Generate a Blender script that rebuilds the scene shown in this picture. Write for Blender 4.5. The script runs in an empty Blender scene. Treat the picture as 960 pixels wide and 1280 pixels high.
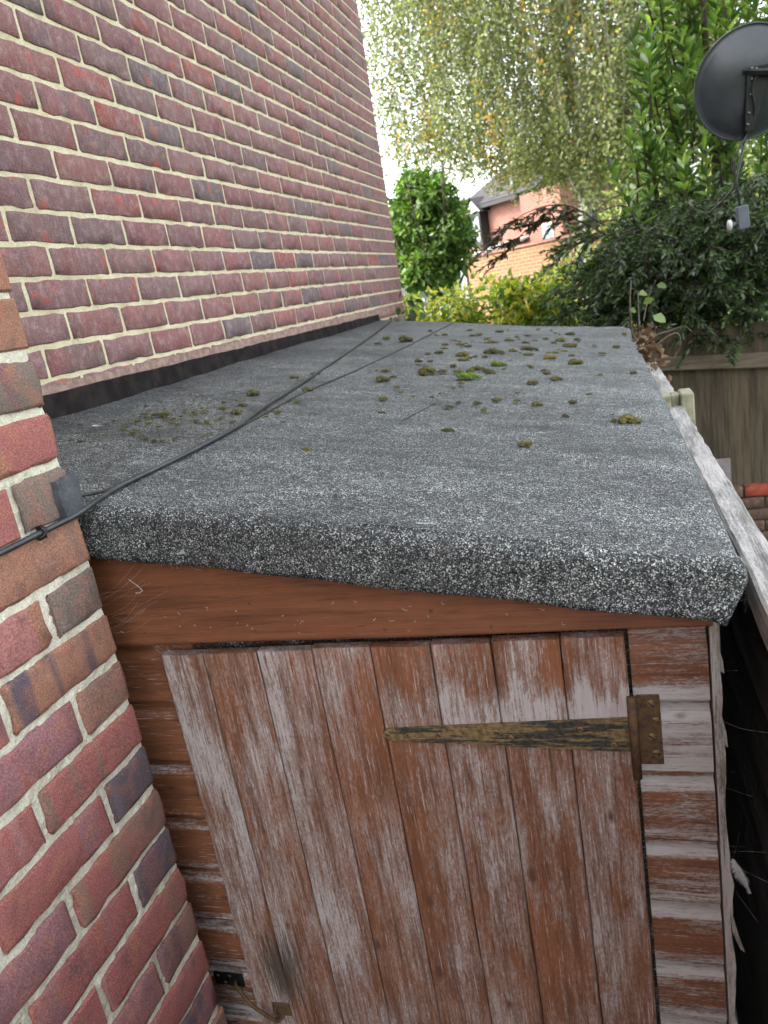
import bpy, bmesh, math, random
import numpy as np
from mathutils import Vector, Matrix
random.seed(7); rng = np.random.default_rng(7)
sc = bpy.context.scene
COL = sc.collection
R = math.radians

# ------------------------------------------------------------------ camera
cd = bpy.data.cameras.new('camera'); cam = bpy.data.objects.new('camera', cd); COL.objects.link(cam)
cr = Vector((0.952335, 0.256736, -0.164754)); cu = Vector((0.080784, 0.308548, 0.947772)); cf = Vector((-0.294162, 0.915906, -0.273101))
CAMP = Vector((0.7225, -0.8601, 0.2949))
FPX = 939.4
m = Matrix.Identity(4)
for i in range(3):
    m[i][0], m[i][1], m[i][2], m[i][3] = cr[i], cu[i], -cf[i], CAMP[i]
cam.matrix_world = m
cd.sensor_fit = 'VERTICAL'; cd.sensor_height = 36; cd.lens = FPX / 1280 * 36
cd.clip_start = 0.02; cd.clip_end = 500
cd.dof.use_dof = True; cd.dof.focus_distance = 1.25; cd.dof.aperture_fstop = 8.0
sc.camera = cam
sc.render.resolution_x, sc.render.resolution_y = 768, 1024

# ------------------------------------------------------------------ sky, sun, exposure
SUN_EL, SUN_AZ = R(44), R(250)          # azimuth from +y towards +x: the sun stands behind the house, which shades the shed
w = bpy.data.worlds.new('World'); sc.world = w; w.use_nodes = True
nt = w.node_tree; nt.nodes.clear()
wo = nt.nodes.new('ShaderNodeOutputWorld'); bg = nt.nodes.new('ShaderNodeBackground')
sky = nt.nodes.new('ShaderNodeTexSky'); sky.sky_type = 'NISHITA'; sky.sun_disc = False
sky.sun_elevation = SUN_EL; sky.sun_rotation = SUN_AZ
sky.air_density = 1.0; sky.dust_density = 4.0; sky.ozone_density = 1.0
hs = nt.nodes.new('ShaderNodeHueSaturation'); hs.inputs['Saturation'].default_value = 0.28
nt.links.new(sky.outputs[0], hs.inputs['Color']); nt.links.new(hs.outputs[0], bg.inputs[0])
bg.inputs[1].default_value = 0.15; nt.links.new(bg.outputs[0], wo.inputs[0])
sl = bpy.data.lights.new('sun', 'SUN'); sun = bpy.data.objects.new('sun', sl); COL.objects.link(sun)
sl.energy = 0.75; sl.angle = R(10); sl.color = (1.0, 0.96, 0.9)
sd = Vector((math.sin(SUN_AZ) * math.cos(SUN_EL), math.cos(SUN_AZ) * math.cos(SUN_EL), math.sin(SUN_EL)))
sun.rotation_euler = sd.to_track_quat('Z', 'Y').to_euler(); sun.location = (-9, -4, 9)
vs = sc.view_settings; vs.view_transform = 'Standard'; vs.look = 'None'; vs.gamma = 1; vs.use_curve_mapping = False
vs.exposure = 3.0

# ------------------------------------------------------------------ helpers
def S(r, g, b, k=1.0):
    f = lambda c: (c / 12.92 if c <= .04045 else ((c + .055) / 1.055) ** 2.4)
    k *= .66
    return (f(r / 255) * k, f(g / 255) * k, f(b / 255) * k, 1)

class N:
    """tiny node-graph writer"""
    def __init__(s, name):
        s.m = bpy.data.materials.new(name); s.m.use_nodes = True; s.t = s.m.node_tree
        s.b = s.t.nodes['Principled BSDF']; s.o = s.t.nodes['Material Output']
    def n(s, typ, **kw):
        x = s.t.nodes.new('ShaderNode' + typ)
        for k, v in kw.items():
            if k in x.inputs.keys(): s.set(x.inputs[k], v)
            else: setattr(x, k, v)
        return x
    def set(s, inp, v):
        if hasattr(v, 'is_linked') or isinstance(v, bpy.types.NodeSocket): s.t.links.new(v, inp)
        else: inp.default_value = v
    def coord(s, out='Object', scale=(1, 1, 1), loc=(0, 0, 0)):
        c = s.n('TexCoord'); mp = s.n('Mapping'); s.t.links.new(c.outputs[out], mp.inputs[0])
        mp.inputs['Scale'].default_value = scale; s.set(mp.inputs['Location'], loc); return mp.outputs[0]
    def noise(s, v, scale, det=3, rough=.55, dist=0, col=False):
        x = s.n('TexNoise'); s.set(x.inputs['Vector'], v); x.inputs['Scale'].default_value = scale
        x.inputs['Detail'].default_value = det; x.inputs['Roughness'].default_value = rough; x.inputs['Distortion'].default_value = dist
        return x.outputs['Color' if col else 'Fac']
    def ramp(s, f, stops, interp='LINEAR'):
        x = s.n('ValToRGB'); s.set(x.inputs[0], f); cr_ = x.color_ramp; cr_.interpolation = interp
        while len(cr_.elements) < len(stops): cr_.elements.new(.5)
        for e, (p, c) in zip(cr_.elements, stops):
            e.position = p; e.color = c if len(c) == 4 else (*c, 1)
        return x.outputs[0]
    def g(s, f, a, b):      # smooth 0..1 mask between a and b
        x = s.n('MapRange'); x.interpolation_type = 'SMOOTHSTEP'; s.set(x.inputs[0], f)
        s.set(x.inputs[1], a); s.set(x.inputs[2], b); return x.outputs[0]
    def mix(s, f, a, b, mode='MIX'):
        x = s.n('Mix', data_type='RGBA', blend_type=mode); s.set(x.inputs[0], f); s.set(x.inputs[6], a); s.set(x.inputs[7], b); return x.outputs[2]
    def math(s, op, a, b=0.0, clamp=False):
        x = s.n('Math', operation=op); x.use_clamp = clamp; s.set(x.inputs[0], a); s.set(x.inputs[1], b); return x.outputs[0]
    def attr(s, name, typ='OBJECT', out='Color'):
        x = s.n('Attribute', attribute_type=typ, attribute_name=name); return x.outputs[out]
    def bump(s, h, dist, strength=1.0, prev=None):
        x = s.n('Bump'); s.set(x.inputs['Height'], h); x.inputs['Distance'].default_value = dist; x.inputs['Strength'].default_value = strength
        if prev: s.t.links.new(prev, x.inputs['Normal'])
        return x.outputs[0]
    def fin(s, col, rough=.85, normal=None, metal=0.0, spec=.35):
        s.set(s.b.inputs['Base Color'], col); s.set(s.b.inputs['Roughness'], rough)
        if normal: s.set(s.b.inputs['Normal'], normal)
        s.set(s.b.inputs['Metallic'], metal); s.b.inputs['Specular IOR Level'].default_value = spec
        return s.m

def mesh_obj(name, verts, faces, mat, parent=None, smooth=False):
    me = bpy.data.meshes.new(name); me.from_pydata([tuple(v) for v in verts], [], faces)
    if mat: me.materials.append(mat)
    if smooth: me.polygons.foreach_set('use_smooth', [True] * len(me.polygons))
    me.update(); return link(name, me, parent)
def link(name, me, parent=None):
    o = bpy.data.objects.new(name, me); COL.objects.link(o)
    if parent: attach(o, parent)
    return o
def wloc(o):
    v = Vector(o.location)
    while o.parent: o = o.parent; v = v + Vector(o.location)
    return v
def attach(o, parent):        # keep world place; parents are only translated, never turned
    o.parent = parent; o.location = Vector(o.location) - wloc(parent)
def bm_obj(name, bm, mat, parent=None, smooth=False):
    me = bpy.data.meshes.new(name); bm.to_mesh(me); bm.free()
    if mat: me.materials.append(mat)
    if smooth: me.polygons.foreach_set('use_smooth', [True] * len(me.polygons))
    return link(name, me, parent)
def thing(name, label, cat, loc=(0, 0, 0), group=None):
    o = bpy.data.objects.new(name, None); COL.objects.link(o); o.location = loc; o.empty_display_size = .1
    return tag(o, label, cat, group)
def tag(o, label=None, cat=None, group=None, kind=None):
    for k, v in (('label', label), ('category', cat), ('group', group), ('kind', kind)):
        if v: o[k] = v
    return o
def box(bm, a, b, bev=0.0, seg=1):
    """axis aligned box a..b, optionally bevelled"""
    r = bmesh.ops.create_cube(bm, size=1)['verts']
    for v in r:
        v.co = Vector([a[i] + (v.co[i] + .5) * (b[i] - a[i]) for i in range(3)])
    if bev:
        es = list({e for v in r for e in v.link_edges})
        r2 = bmesh.ops.bevel(bm, geom=es, offset=bev, segments=seg, profile=.5, affect='EDGES')
    return bm
def box_obj(name, a, b, mat, parent=None, bev=.002, jit=0.0, cuts=0, seg=1):
    """box with its origin at its centre"""
    a = Vector(a); b = Vector(b); c = (a + b) / 2
    bm = bmesh.new(); box(bm, a - c, b - c, 0)
    if cuts:
        d = b - a; ax = max(range(3), key=lambda i: d[i])
        es = [e for e in bm.edges if abs((e.verts[0].co - e.verts[1].co)[ax]) > d[ax] * .9]
        bmesh.ops.subdivide_edges(bm, edges=es, cuts=cuts)
    if bev:
        es = [e for e in bm.edges if len(e.link_faces) == 2 and e.calc_face_angle(0) > 1]
        bmesh.ops.bevel(bm, geom=es, offset=bev, segments=seg, profile=.5, affect='EDGES')
    if jit:
        for v in bm.verts: v.co += Vector((random.uniform(-jit, jit), random.uniform(-jit, jit), random.uniform(-jit, jit)))
    o = bm_obj(name, bm, mat); o.location = c
    if parent: attach(o, parent)
    return o
def tube_mesh(bm, pts, rad, sides=8, caps=True):
    pts = [Vector(p) for p in pts]; n = len(pts); rings = []
    rads = rad if isinstance(rad, (list, tuple)) else [rad] * n
    up = Vector((0.13, 0.21, 0.97))
    for i, p in enumerate(pts):
        t = (pts[min(i + 1, n - 1)] - pts[max(i - 1, 0)]).normalized()
        if abs(t.dot(up)) > .98: u = Vector((1, 0, 0))
        else: u = up
        a = t.cross(u).normalized(); b = t.cross(a)
        rings.append([bm.verts.new(p + (a * math.cos(2 * math.pi * k / sides) + b * math.sin(2 * math.pi * k / sides)) * rads[i]) for k in range(sides)])
    for q, r_ in zip(rings, rings[1:]):
        for k in range(sides): bm.faces.new((q[k], q[(k + 1) % sides], r_[(k + 1) % sides], r_[k]))
    if caps: bm.faces.new(rings[0][::-1]); bm.faces.new(rings[-1])
def tube(name, pts, rad, mat, parent=None, sides=8):
    bm = bmesh.new(); tube_mesh(bm, pts, rad, sides); return bm_obj(name, bm, mat, parent, True)
def catmull(P, n=8):
    P = [Vector(p) for p in P]; P = [2 * P[0] - P[1]] + P + [2 * P[-1] - P[-2]]; out = []
    for i in range(1, len(P) - 2):
        for k in range(n):
            t = k / n; a, b, c, d = P[i - 1:i + 3]
            out.append(.5 * (2 * b + (c - a) * t + (2 * a - 5 * b + 4 * c - d) * t * t + (3 * b - a - 3 * c + d) * t ** 3))
    return out + [P[-2]]
def vnoise(x, y, seed=0):       # value noise on numpy arrays
    xi = np.floor(x).astype(int); yi = np.floor(y).astype(int); xf = x - xi; yf = y - yi
    xf = xf * xf * (3 - 2 * xf); yf = yf * yf * (3 - 2 * yf)
    def h(a, b):
        n = (a * 374761393 + b * 668265263 + seed * 1442695) & 0x7fffffff
        n = ((n ^ (n >> 13)) * 1274126177) & 0x7fffffff
        return ((n ^ (n >> 16)) & 0xffff) / 65535.0
    return (h(xi, yi) * (1 - xf) + h(xi + 1, yi) * xf) * (1 - yf) + (h(xi, yi + 1) * (1 - xf) + h(xi + 1, yi + 1) * xf) * yf
def in_frame(p, marg=40):
    d = Vector(p) - CAMP; z = d.dot(cf)
    if z < .1: return None
    x = 480 + FPX * d.dot(cr) / z; y = 640 - FPX * d.dot(cu) / z
    return (x, y, z) if -marg < x < 960 + marg and -marg < y < 1280 + marg else None

# ------------------------------------------------------------------ materials
def brick_mat(name, close, typ='OBJECT'):
    g = N(name); oi = g.n('ObjectInfo')
    off = g.n('Combine' + 'XYZ'); rs = g.math('MULTIPLY', oi.outputs['Random'], 37.0 if typ == 'OBJECT' else 0.0)
    g.set(off.inputs[0], rs); g.set(off.inputs[1], rs); g.set(off.inputs[2], rs)
    co = g.coord('Object', (1, 1, 1), off.outputs[0])
    t1 = g.attr('tint', typ); t2 = g.attr('tint_b', typ)
    if close:   # sanded face, purple flashes across the length
        band = g.noise(g.coord('Object', (0.2, 1, .12), off.outputs[0]), 26, 2, .5)
        c = g.mix(g.g(band, .5, .62), t1, t2)
        c = g.mix(g.math('MULTIPLY', g.g(g.noise(co, 30, 3), .45, .75), .55), c, S(180, 120, 96))
        c = g.mix(g.math('MULTIPLY', g.g(g.noise(co, 17, 4, .7), .5, .75), .5), c, S(92, 76, 82))
        gr = g.noise(co, 520, 2, .6)
        c = g.mix(.85, c, g.ramp(gr, [(.25, (.42, .42, .42)), (.5, (.95, .95, .95)), (.72, (1.75, 1.7, 1.65))]), 'MULTIPLY')
        c = g.mix(g.math('MULTIPLY', g.g(g.noise(co, 300, 2, .6), .66, .74), .5), c, S(205, 185, 165))
        c = g.mix(g.math('MULTIPLY', g.g(g.noise(co, 120, 3, .6), .68, .76), .7), c, S(60, 48, 48))
        # mortar smears
        c = g.mix(g.math('MULTIPLY', g.g(g.noise(co, 45, 5, .75), .62, .8), .35), c, S(205, 190, 160))
        b = g.bump(g.noise(co, 420, 2, .6), .0012, .8); b = g.bump(g.noise(co, 60, 4, .6), .004, .5, b)
        return g.fin(c, .92, b, spec=.2)
    co2 = g.coord('Object', (1, 1, .22), off.outputs[0])
    c = g.mix(g.math('MULTIPLY', g.g(g.noise(co, 11, 2), .5, .66), .8), t1, t2)
    c = g.mix(g.math('MULTIPLY', g.g(g.noise(co, 38, 5, .7), .46, .72), .62), c, S(184, 160, 156))
    c = g.mix(g.math('MULTIPLY', g.g(g.noise(co2, 150, 3, .6), .45, .8), .35), c, S(186, 168, 166))
    c = g.mix(g.math('MULTIPLY', g.g(g.noise(co, 26, 5, .7), .54, .72), .28), c, S(100, 80, 82))
    c = g.mix(g.math('MULTIPLY', g.g(g.noise(co, 19, 2, .5), .63, .72), .7), c, S(190, 92, 78))
    c = g.mix(.8, c, g.ramp(g.noise(co, 330, 3, .65), [(.3, (.5, .5, .5)), (.5, (1, 1, 1)), (.7, (1.6, 1.6, 1.6))]), 'MULTIPLY')
    b = g.bump(g.noise(co, 200, 3), .002, .8)
    return g.fin(c, .8, b, spec=.3)
M = {}
M['brick_near'] = brick_mat('sanded_brick', True)
M['brick_near_g'] = brick_mat('sanded_brick_joined', True, 'GEOMETRY')
M['brick_far'] = brick_mat('dragged_brick', False)
M['brick_far_g'] = brick_mat('dragged_brick_joined', False, 'GEOMETRY')
def mortar_mat(name, base, dark):
    g = N(name); co = g.coord()
    c = g.mix(g.g(g.noise(co, 14, 4, .65), .35, .7), base, dark)
    c = g.mix(.8, c, g.ramp(g.noise(co, 380, 3, .65), [(.25, (.5, .5, .48)), (.5, (1, 1, 1)), (.75, (1.35, 1.35, 1.3))]), 'MULTIPLY')
    c = g.mix(g.math('MULTIPLY', g.g(g.noise(co, 8, 3), .55, .75), .35), c, S(150, 160, 128))
    b = g.bump(g.noise(co, 300, 3, .65), .002, .9); b = g.bump(g.noise(co, 70, 3), .004, .6, b)
    return g.fin(c, .95, b, spec=.15)
M['mortar_near'] = mortar_mat('pale_mortar', S(244, 238, 216), S(216, 210, 186))
M['mortar_far'] = mortar_mat('cream_mortar', S(246, 236, 200), S(222, 208, 172))

def felt_mat():
    g = N('mineral_felt'); co = g.coord()
    v = g.n('TexVoronoi'); g.set(v.inputs['Vector'], co); v.inputs['Scale'].default_value = 700
    cell = g.n('SeparateColor'); g.set(cell.inputs[0], v.outputs['Color'])
    lum = cell.outputs[0]
    c = g.ramp(lum, [(0, S(28, 29, 30)), (.30, S(54, 56, 56)), (.55, S(98, 102, 100)), (.74, S(146, 150, 147)), (.88, S(206, 209, 204)), (.97, S(246, 248, 243))], 'CONSTANT')
    c2 = g.ramp(cell.outputs[1], [(0, (.85, 1, .95)), (.5, (1, 1, 1)), (1, (1.12, 1.0, 1.05))]); c = g.mix(.6, c, c2, 'MULTIPLY')
    # worn bands running with the slope, dark damp and green algae
    wear = g.noise(g.coord('Object', (1.6, 6, 6)), 2.2, 5, .65)
    c = g.mix(1.0, c, g.ramp(wear, [(.3, (.7, .7, .72)), (.5, (1, 1, 1)), (.72, (1.3, 1.3, 1.28))]), 'MULTIPLY')
    c = g.mix(g.math('MULTIPLY', g.g(g.noise(g.coord('Object', (1, 1, 1)), 5.5, 5, .7), .52, .72), .45), c, S(62, 66, 56))
    bands = g.noise(g.coord('Object', (.25, 1, .3)), 4.5, 3, .6)
    c = g.mix(1.0, c, g.ramp(bands, [(.34, (.72, .71, .72)), (.5, (1, 1, 1)), (.66, (1.25, 1.26, 1.25))]), 'MULTIPLY')
    c = g.mix(g.math('MULTIPLY', g.g(g.noise(co, 34, 4, .7), .66, .76), .45), c, S(170, 172, 166))
    sep = g.n('SeparateXYZ'); g.set(sep.inputs[0], co)
    damp = g.math('MULTIPLY', g.g(g.math('ADD', sep.outputs[0], g.math('MULTIPLY', g.noise(co, 6, 4), .28)), -.12, -.40), .9)
    c = g.mix(damp, c, g.mix(1.0, c, (.48, .48, .5, 1), 'MULTIPLY'))
    c = g.mix(1.0, c, g.ramp(g.noise(g.coord('Object', (1, 1.6, 1)), 60, 5, .75), [(.34, (.55, .56, .57)), (.5, (.95, .95, .95)), (.66, (1.35, 1.35, 1.32))]), 'MULTIPLY')
    c = g.mix(1.0, c, g.ramp(g.noise(g.coord('Object', (.7, 1.3, 1)), 22, 6, .8), [(.36, (.66, .66, .67)), (.5, (1, 1, 1)), (.64, (1.28, 1.28, 1.26))]), 'MULTIPLY')
    c = g.mix(g.math('MULTIPLY', g.g(g.noise(g.coord('Object', (1, 1, 1)), 16, 5, .75), .58, .7), .55), c, S(84, 76, 72))
    c = g.mix(g.math('MULTIPLY', g.g(g.noise(g.coord('Object', (.8, 2, 1)), 22, 4, .6), .69, .73), .75), c, S(206, 210, 206))
    b = g.bump(v.outputs['Distance'], .0014, .7); b = g.bump(g.noise(co, 9, 4), .012, .35, b)
    return g.fin(c, .72, b, spec=.4)
M['felt'] = felt_mat()

def wood_mat(name, axis, paint, bare, bare2, wear=.5, gloss=.6, zt=None, edge=(-.42, .5), knots=True, stain=False, flecks=1.0):
    """flaking paint over weathered timber; grain runs along axis (0,1,2); 'wear' per object shifts how much paint is left"""
    g = N(name); sc_ = [1, 1, 1]; sc_[axis] = .055
    oi = g.n('ObjectInfo'); off = g.n('CombineXYZ'); rs = g.math('MULTIPLY', oi.outputs['Random'], 23.0)
    for k in range(3): g.set(off.inputs[k], rs)
    co = g.coord('Object', tuple(sc_), off.outputs[0]); iso = g.coord('Object', (1, 1, 1), off.outputs[0])
    s2 = [1, 1, 1]; s2[axis] = .25; cm = g.coord('Object', tuple(s2), off.outputs[0])
    fine = g.noise(co, 260, 4, .7); grain = g.noise(co, 70, 4, .65, .4); big = g.noise(cm, 16, 4, .6); mid = g.noise(cm, 42, 4, .7)
    f = g.math('ADD', g.math('MULTIPLY', g.math('SUBTRACT', big, .5), 1.9), g.math('MULTIPLY', g.math('SUBTRACT', fine, .5), 1.5))
    f = g.math('ADD', f, g.math('MULTIPLY', g.math('SUBTRACT', mid, .5), .9))
    s4 = [1, 1, 1]; s4[axis] = .4
    f = g.math('ADD', f, g.math('MULTIPLY', g.math('SUBTRACT', g.noise(g.coord('Object', tuple(s4), off.outputs[0]), 300, 5, .8), .5), 2.0))
    f = g.math('ADD', f, g.attr('wear', 'OBJECT', 'Fac'))
    if zt: f = g.math('ADD', f, zt(g))
    msk = g.g(f, edge[0], edge[1])
    p = g.mix(g.g(grain, .35, .7), paint, tuple(c * .6 for c in paint[:3]) + (1,))
    p = g.mix(g.math('MULTIPLY', g.g(g.noise(iso, 9, 3), .4, .7), .4), p, tuple(c * 1.3 for c in paint[:3]) + (1,))
    bb = g.mix(g.g(grain, .38, .66), bare, bare2)
    bb = g.mix(g.math('MULTIPLY', g.g(fine, .52, .72), .75), bb, S(206, 198, 194))
    c = g.mix(g.math('MULTIPLY', msk, .85), p, bb)
    c = g.mix(g.math('MULTIPLY', g.g(g.math('ADD', f, g.math('MULTIPLY', g.math('SUBTRACT', g.noise(co, 480, 3, .7), .5), 1.6)), .28, .5), .6 * flecks), c, S(216, 208, 204))
    c = g.mix(g.math('MULTIPLY', g.g(fine, .44, .3), .5), c, S(52, 36, 30))
    # flecks of bare wood in the paint, dark hairline checks
    s3 = [1, 1, 1]; s3[axis] = .035; ck = g.noise(g.coord('Object', tuple(s3), off.outputs[0]), 420, 3, .7)
    c = g.mix(g.math('MULTIPLY', g.g(ck, .62, .68), .75 * flecks), c, S(226, 206, 202))
    c = g.mix(g.math('MULTIPLY', g.g(ck, .37, .32), .7), c, S(58, 40, 32))
    c = g.mix(g.math('MULTIPLY', g.g(g.noise(co, 150, 3, .75), .67, .73), .75 * flecks), c, S(214, 200, 194))
    # knots: a ring pattern in a few cells
    ks = g.n('SeparateXYZ'); g.set(ks.inputs[0], iso); kc = g.n('CombineXYZ')
    g.set(kc.inputs[0], g.math('MULTIPLY', ks.outputs[0], .45 if axis == 0 else 1.0)); g.set(kc.inputs[1], g.math('MULTIPLY', ks.outputs[2], .45 if axis == 2 else 1.0))
    kn = g.n('TexVoronoi', voronoi_dimensions='2D'); g.set(kn.inputs['Vector'], kc.outputs[0]); kn.inputs['Scale'].default_value = 9.5
    kr = g.n('SeparateColor'); g.set(kr.inputs[0], kn.outputs['Color'])
    dk = g.math('ADD', g.math('ADD', kn.outputs['Distance'], g.math('MULTIPLY', g.noise(iso, 90, 2), .03)), g.math('MULTIPLY', kr.outputs[0], .12))
    c = g.mix(g.math('MULTIPLY', g.g(dk, .085, .06), .85 if knots else 0.0), c, S(84, 52, 38))
    c = g.mix(g.math('MULTIPLY', g.g(dk, .115, .085), .5 if knots else 0.0), c, S(122, 84, 66))
    if stain:   # damp black stain where the hook has dripped
        geo = g.n('NewGeometry'); vm = g.n('VectorMath', operation='SUBTRACT'); g.t.links.new(geo.outputs['Position'], vm.inputs[0]); vm.inputs[1].default_value = (.092, .06, -.80)
        vs_ = g.n('VectorMath', operation='MULTIPLY'); g.t.links.new(vm.outputs[0], vs_.inputs[0]); vs_.inputs[1].default_value = (21, 0, 9)
        ln = g.n('VectorMath', operation='LENGTH'); g.t.links.new(vs_.outputs[0], ln.inputs[0])
        d_ = g.math('ADD', ln.outputs['Value'], g.math('MULTIPLY', g.math('SUBTRACT', fine, .5), 2.2))
        c = g.mix(g.math('MULTIPLY', g.g(d_, 1.15, .2), .8), c, S(64, 60, 52))
    hgt = g.math('ADD', fine, g.math('MULTIPLY', msk, -.5))
    b = g.bump(hgt, .0012, .9); b = g.bump(grain, .003, .6, b)
    return g.fin(c, g.math('SUBTRACT', .85, g.math('MULTIPLY', g.math('SUBTRACT', 1.0, msk), .85 - gloss)), b, spec=.35)
PAINT = S(154, 98, 66); BARE = S(204, 192, 186); BARE2 = S(158, 134, 122)
def door_z(g):    # bare where rain splashes off the hinge strap and along the lower half
    sep = g.n('SeparateXYZ'); g.set(sep.inputs[0], g.n('TexCoord').outputs['Object'])
    z = sep.outputs[2]
    near = g.attr('splash', 'OBJECT', 'Fac')
    band = g.math('MULTIPLY', g.g(z, .08, .0), g.g(z, -.075, -.06))
    drip = g.math('MULTIPLY', g.g(g.math('ADD', z, g.math('MULTIPLY', g.math('SUBTRACT', g.noise(g.coord('Object', (1, 1, .08)), 55, 2), .5), .12)), .045, .0), g.g(z, -.055, -.05))
    return g.math('MULTIPLY', drip, near)
M['door'] = wood_mat('door_paint', 2, PAINT, BARE, BARE2, zt=door_z, stain=True)
def lap_z(g):     # the scooped top edge of each lap board has lost its paint
    sep = g.n('SeparateXYZ'); g.set(sep.inputs[0], g.n('TexCoord').outputs['Object'])
    z = sep.outputs[2]
    a = g.math('MULTIPLY', g.math('MULTIPLY', g.g(z, .020, .030), g.g(z, .046, .038)), g.attr('scoop', 'OBJECT', 'Fac'))
    b = g.math('MULTIPLY', g.g(z, -.026, -.05), g.attr('splash', 'OBJECT', 'Fac'))
    return g.math('ADD', a, b)
M['lap'] = wood_mat('lap_board_paint', 0, PAINT, S(214, 210, 206), S(174, 160, 154), zt=lap_z, edge=(-.3, .3))
M['fascia'] = wood_mat('fascia_paint', 0, S(140, 86, 55), S(170, 148, 138), S(140, 112, 98), flecks=.12)
M['batten'] = wood_mat('grey_batten', 2, S(160, 140, 120), S(196, 192, 182), S(140, 132, 122), knots=False)
M['rail'] = wood_mat('silvered_rail', 1, S(150, 148, 140), S(196, 195, 188), S(140, 138, 132), knots=False)
M['side'] = wood_mat('shed_side', 1, S(70, 44, 30), S(70, 60, 52), S(52, 44, 40))
def plain(name, c, c2, sc_=20, rough=.8, spec=.35, bmp=.002, metal=0, det=4, stretch=(1, 1, 1)):
    g = N(name); co = g.coord('Object', stretch)
    n = g.noise(co, sc_, det, .65); cc = g.mix(g.g(n, .35, .68), c, c2)
    b = g.bump(g.noise(co, sc_ * 6, 3, .6), bmp, .7)
    return g.fin(cc, rough, b, metal, spec)
M['flash'] = plain('bitumen_flashing', S(36, 32, 31), S(56, 50, 48), 18, .85, .08)
M['smear'] = plain('pink_mortar_smear', S(186, 160, 146), S(150, 122, 112), 40, .95, .1, .004)
M['cable'] = plain('black_cable_sheath', S(36, 39, 42), S(58, 62, 64), 30, .42, .5, .0004)
M['cable2'] = plain('grey_cable_sheath', S(52, 53, 52), S(78, 76, 70), 30, .6, .3, .0004)
M['black'] = plain('black_plastic', S(20, 21, 22), S(36, 37, 39), 30, .45, .4, .0005)
M['tab'] = plain('lead_grey_sheet', S(62, 64, 70), S(96, 98, 102), 22, .5, .4, .002)
def hinge_mat(name, yellow):
    g = N(name); co = g.coord('Object', (1, 1, 1)); st = g.coord('Object', (.12, 1, 1))
    rust = g.mix(g.g(g.noise(co, 160, 4, .7), .35, .65), S(118, 88, 66), S(80, 62, 50))
    och = g.mix(g.g(g.noise(co, 120, 3), .35, .65), S(158, 132, 90), S(122, 100, 68))
    blk = g.mix(g.g(g.noise(co, 200, 3), .4, .65), S(56, 55, 52), S(84, 81, 74))
    c = g.mix(g.g(g.noise(st, 95, 4, .7), .46, .54), och, blk) if yellow else g.mix(g.g(g.noise(co, 70, 4), .45, .6), rust, S(120, 92, 58))
    c = g.mix(g.g(g.noise(co, 60, 4, .7), .58, .66), c, rust)
    b = g.bump(g.noise(co, 220, 4, .7), .0012, .9)
    return g.fin(c, .75, b, .15, .3)
M['hinge'] = hinge_mat('flaked_black_over_ochre', True); M['rust'] = hinge_mat('rusted_iron', False)
M['screw'] = plain('dull_brass', S(172, 144, 98), S(120, 98, 68), 300, .55, .4, .0006, .4)
M['moss'] = None
def moss_mat(name, a, b_, tip):
    g = N(name); co = g.coord(); oi = g.n('ObjectInfo')
    c = g.mix(g.g(g.noise(co, 3, 4), .4, .6), a, b_)
    c = g.mix(g.g(g.noise(co, 14, 3), .55, .7), c, tip)
    c = g.mix(.7, c, g.ramp(oi.outputs['Random'], [(0, (.55, .55, .6)), (.5, (1, 1, 1)), (1, (1.35, 1.25, .9))]), 'MULTIPLY')
    return g.fin(c, .95, None, spec=.1)
M['moss'] = moss_mat('olive_moss', S(112, 112, 70), S(88, 80, 58), S(146, 148, 92))
M['moss_y'] = moss_mat('yellow_moss', S(124, 118, 66), S(94, 88, 54), S(158, 152, 92))
M['moss_g'] = moss_mat('green_moss', S(128, 152, 62), S(98, 124, 50), S(164, 184, 88))
def leaf_mat(name, trans=.35, rough=.45):
    g = N(name); a = g.attr('leafcol', 'GEOMETRY')
    c = a
    g.fin(c, rough, None, spec=.45)
    tr = g.n('BsdfTranslucent'); g.set(tr.inputs[0], g.mix(1.0, c, (1.25, 1.35, .7, 1), 'MULTIPLY'))
    mx = g.n('MixShader'); mx.inputs[0].default_value = trans
    g.t.links.new(g.b.outputs[0], mx.inputs[1]); g.t.links.new(tr.outputs[0], mx.inputs[2]); g.t.links.new(mx.outputs[0], g.o.inputs[0])
    return g.m
M['leaf'] = leaf_mat('leaf', .4); M['leaf_thin'] = leaf_mat('thin_leaf', .5, .5); M['leaf_gloss'] = leaf_mat('glossy_leaf', .35, .32); M['leaf_dry'] = leaf_mat('dry_leaf', .2, .8)
M['bark'] = plain('brown_bark', S(96, 84, 70), S(62, 52, 44), 20, .9, .2, .01)
M['twig'] = plain('grey_twig', S(140, 130, 116), S(100, 90, 80), 30, .85, .2, .003)
M['shrub_twig'] = plain('dark_shrub_twig', S(84, 74, 64), S(58, 50, 44), 30, .9, .15, .003)
M['birch_bark'] = plain('birch_bark', S(214, 210, 202), S(140, 134, 126), 6, .8, .3, .01)
M['fence_board'] = plain('weathered_fence_board', S(116, 104, 86), S(84, 75, 62), 6, .9, .2, .003, stretch=(8, 8, .5))
g_ = N('weathered_fence_board'); oi_ = g_.n('ObjectInfo'); co_ = g_.coord('Object', (8, 8, .5))
c_ = g_.mix(g_.g(g_.noise(co_, 6, 4, .65), .35, .68), S(116, 104, 86), S(84, 75, 62)); c_ = g_.mix(.8, c_, g_.ramp(oi_.outputs['Random'], [(0, (.7, .7, .68)), (.5, (1, 1, 1)), (1, (1.25, 1.22, 1.12))]), 'MULTIPLY')
M['fence_board'] = g_.fin(c_, .9, g_.bump(g_.noise(co_, 36, 3, .6), .003, .7), spec=.2)
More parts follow.
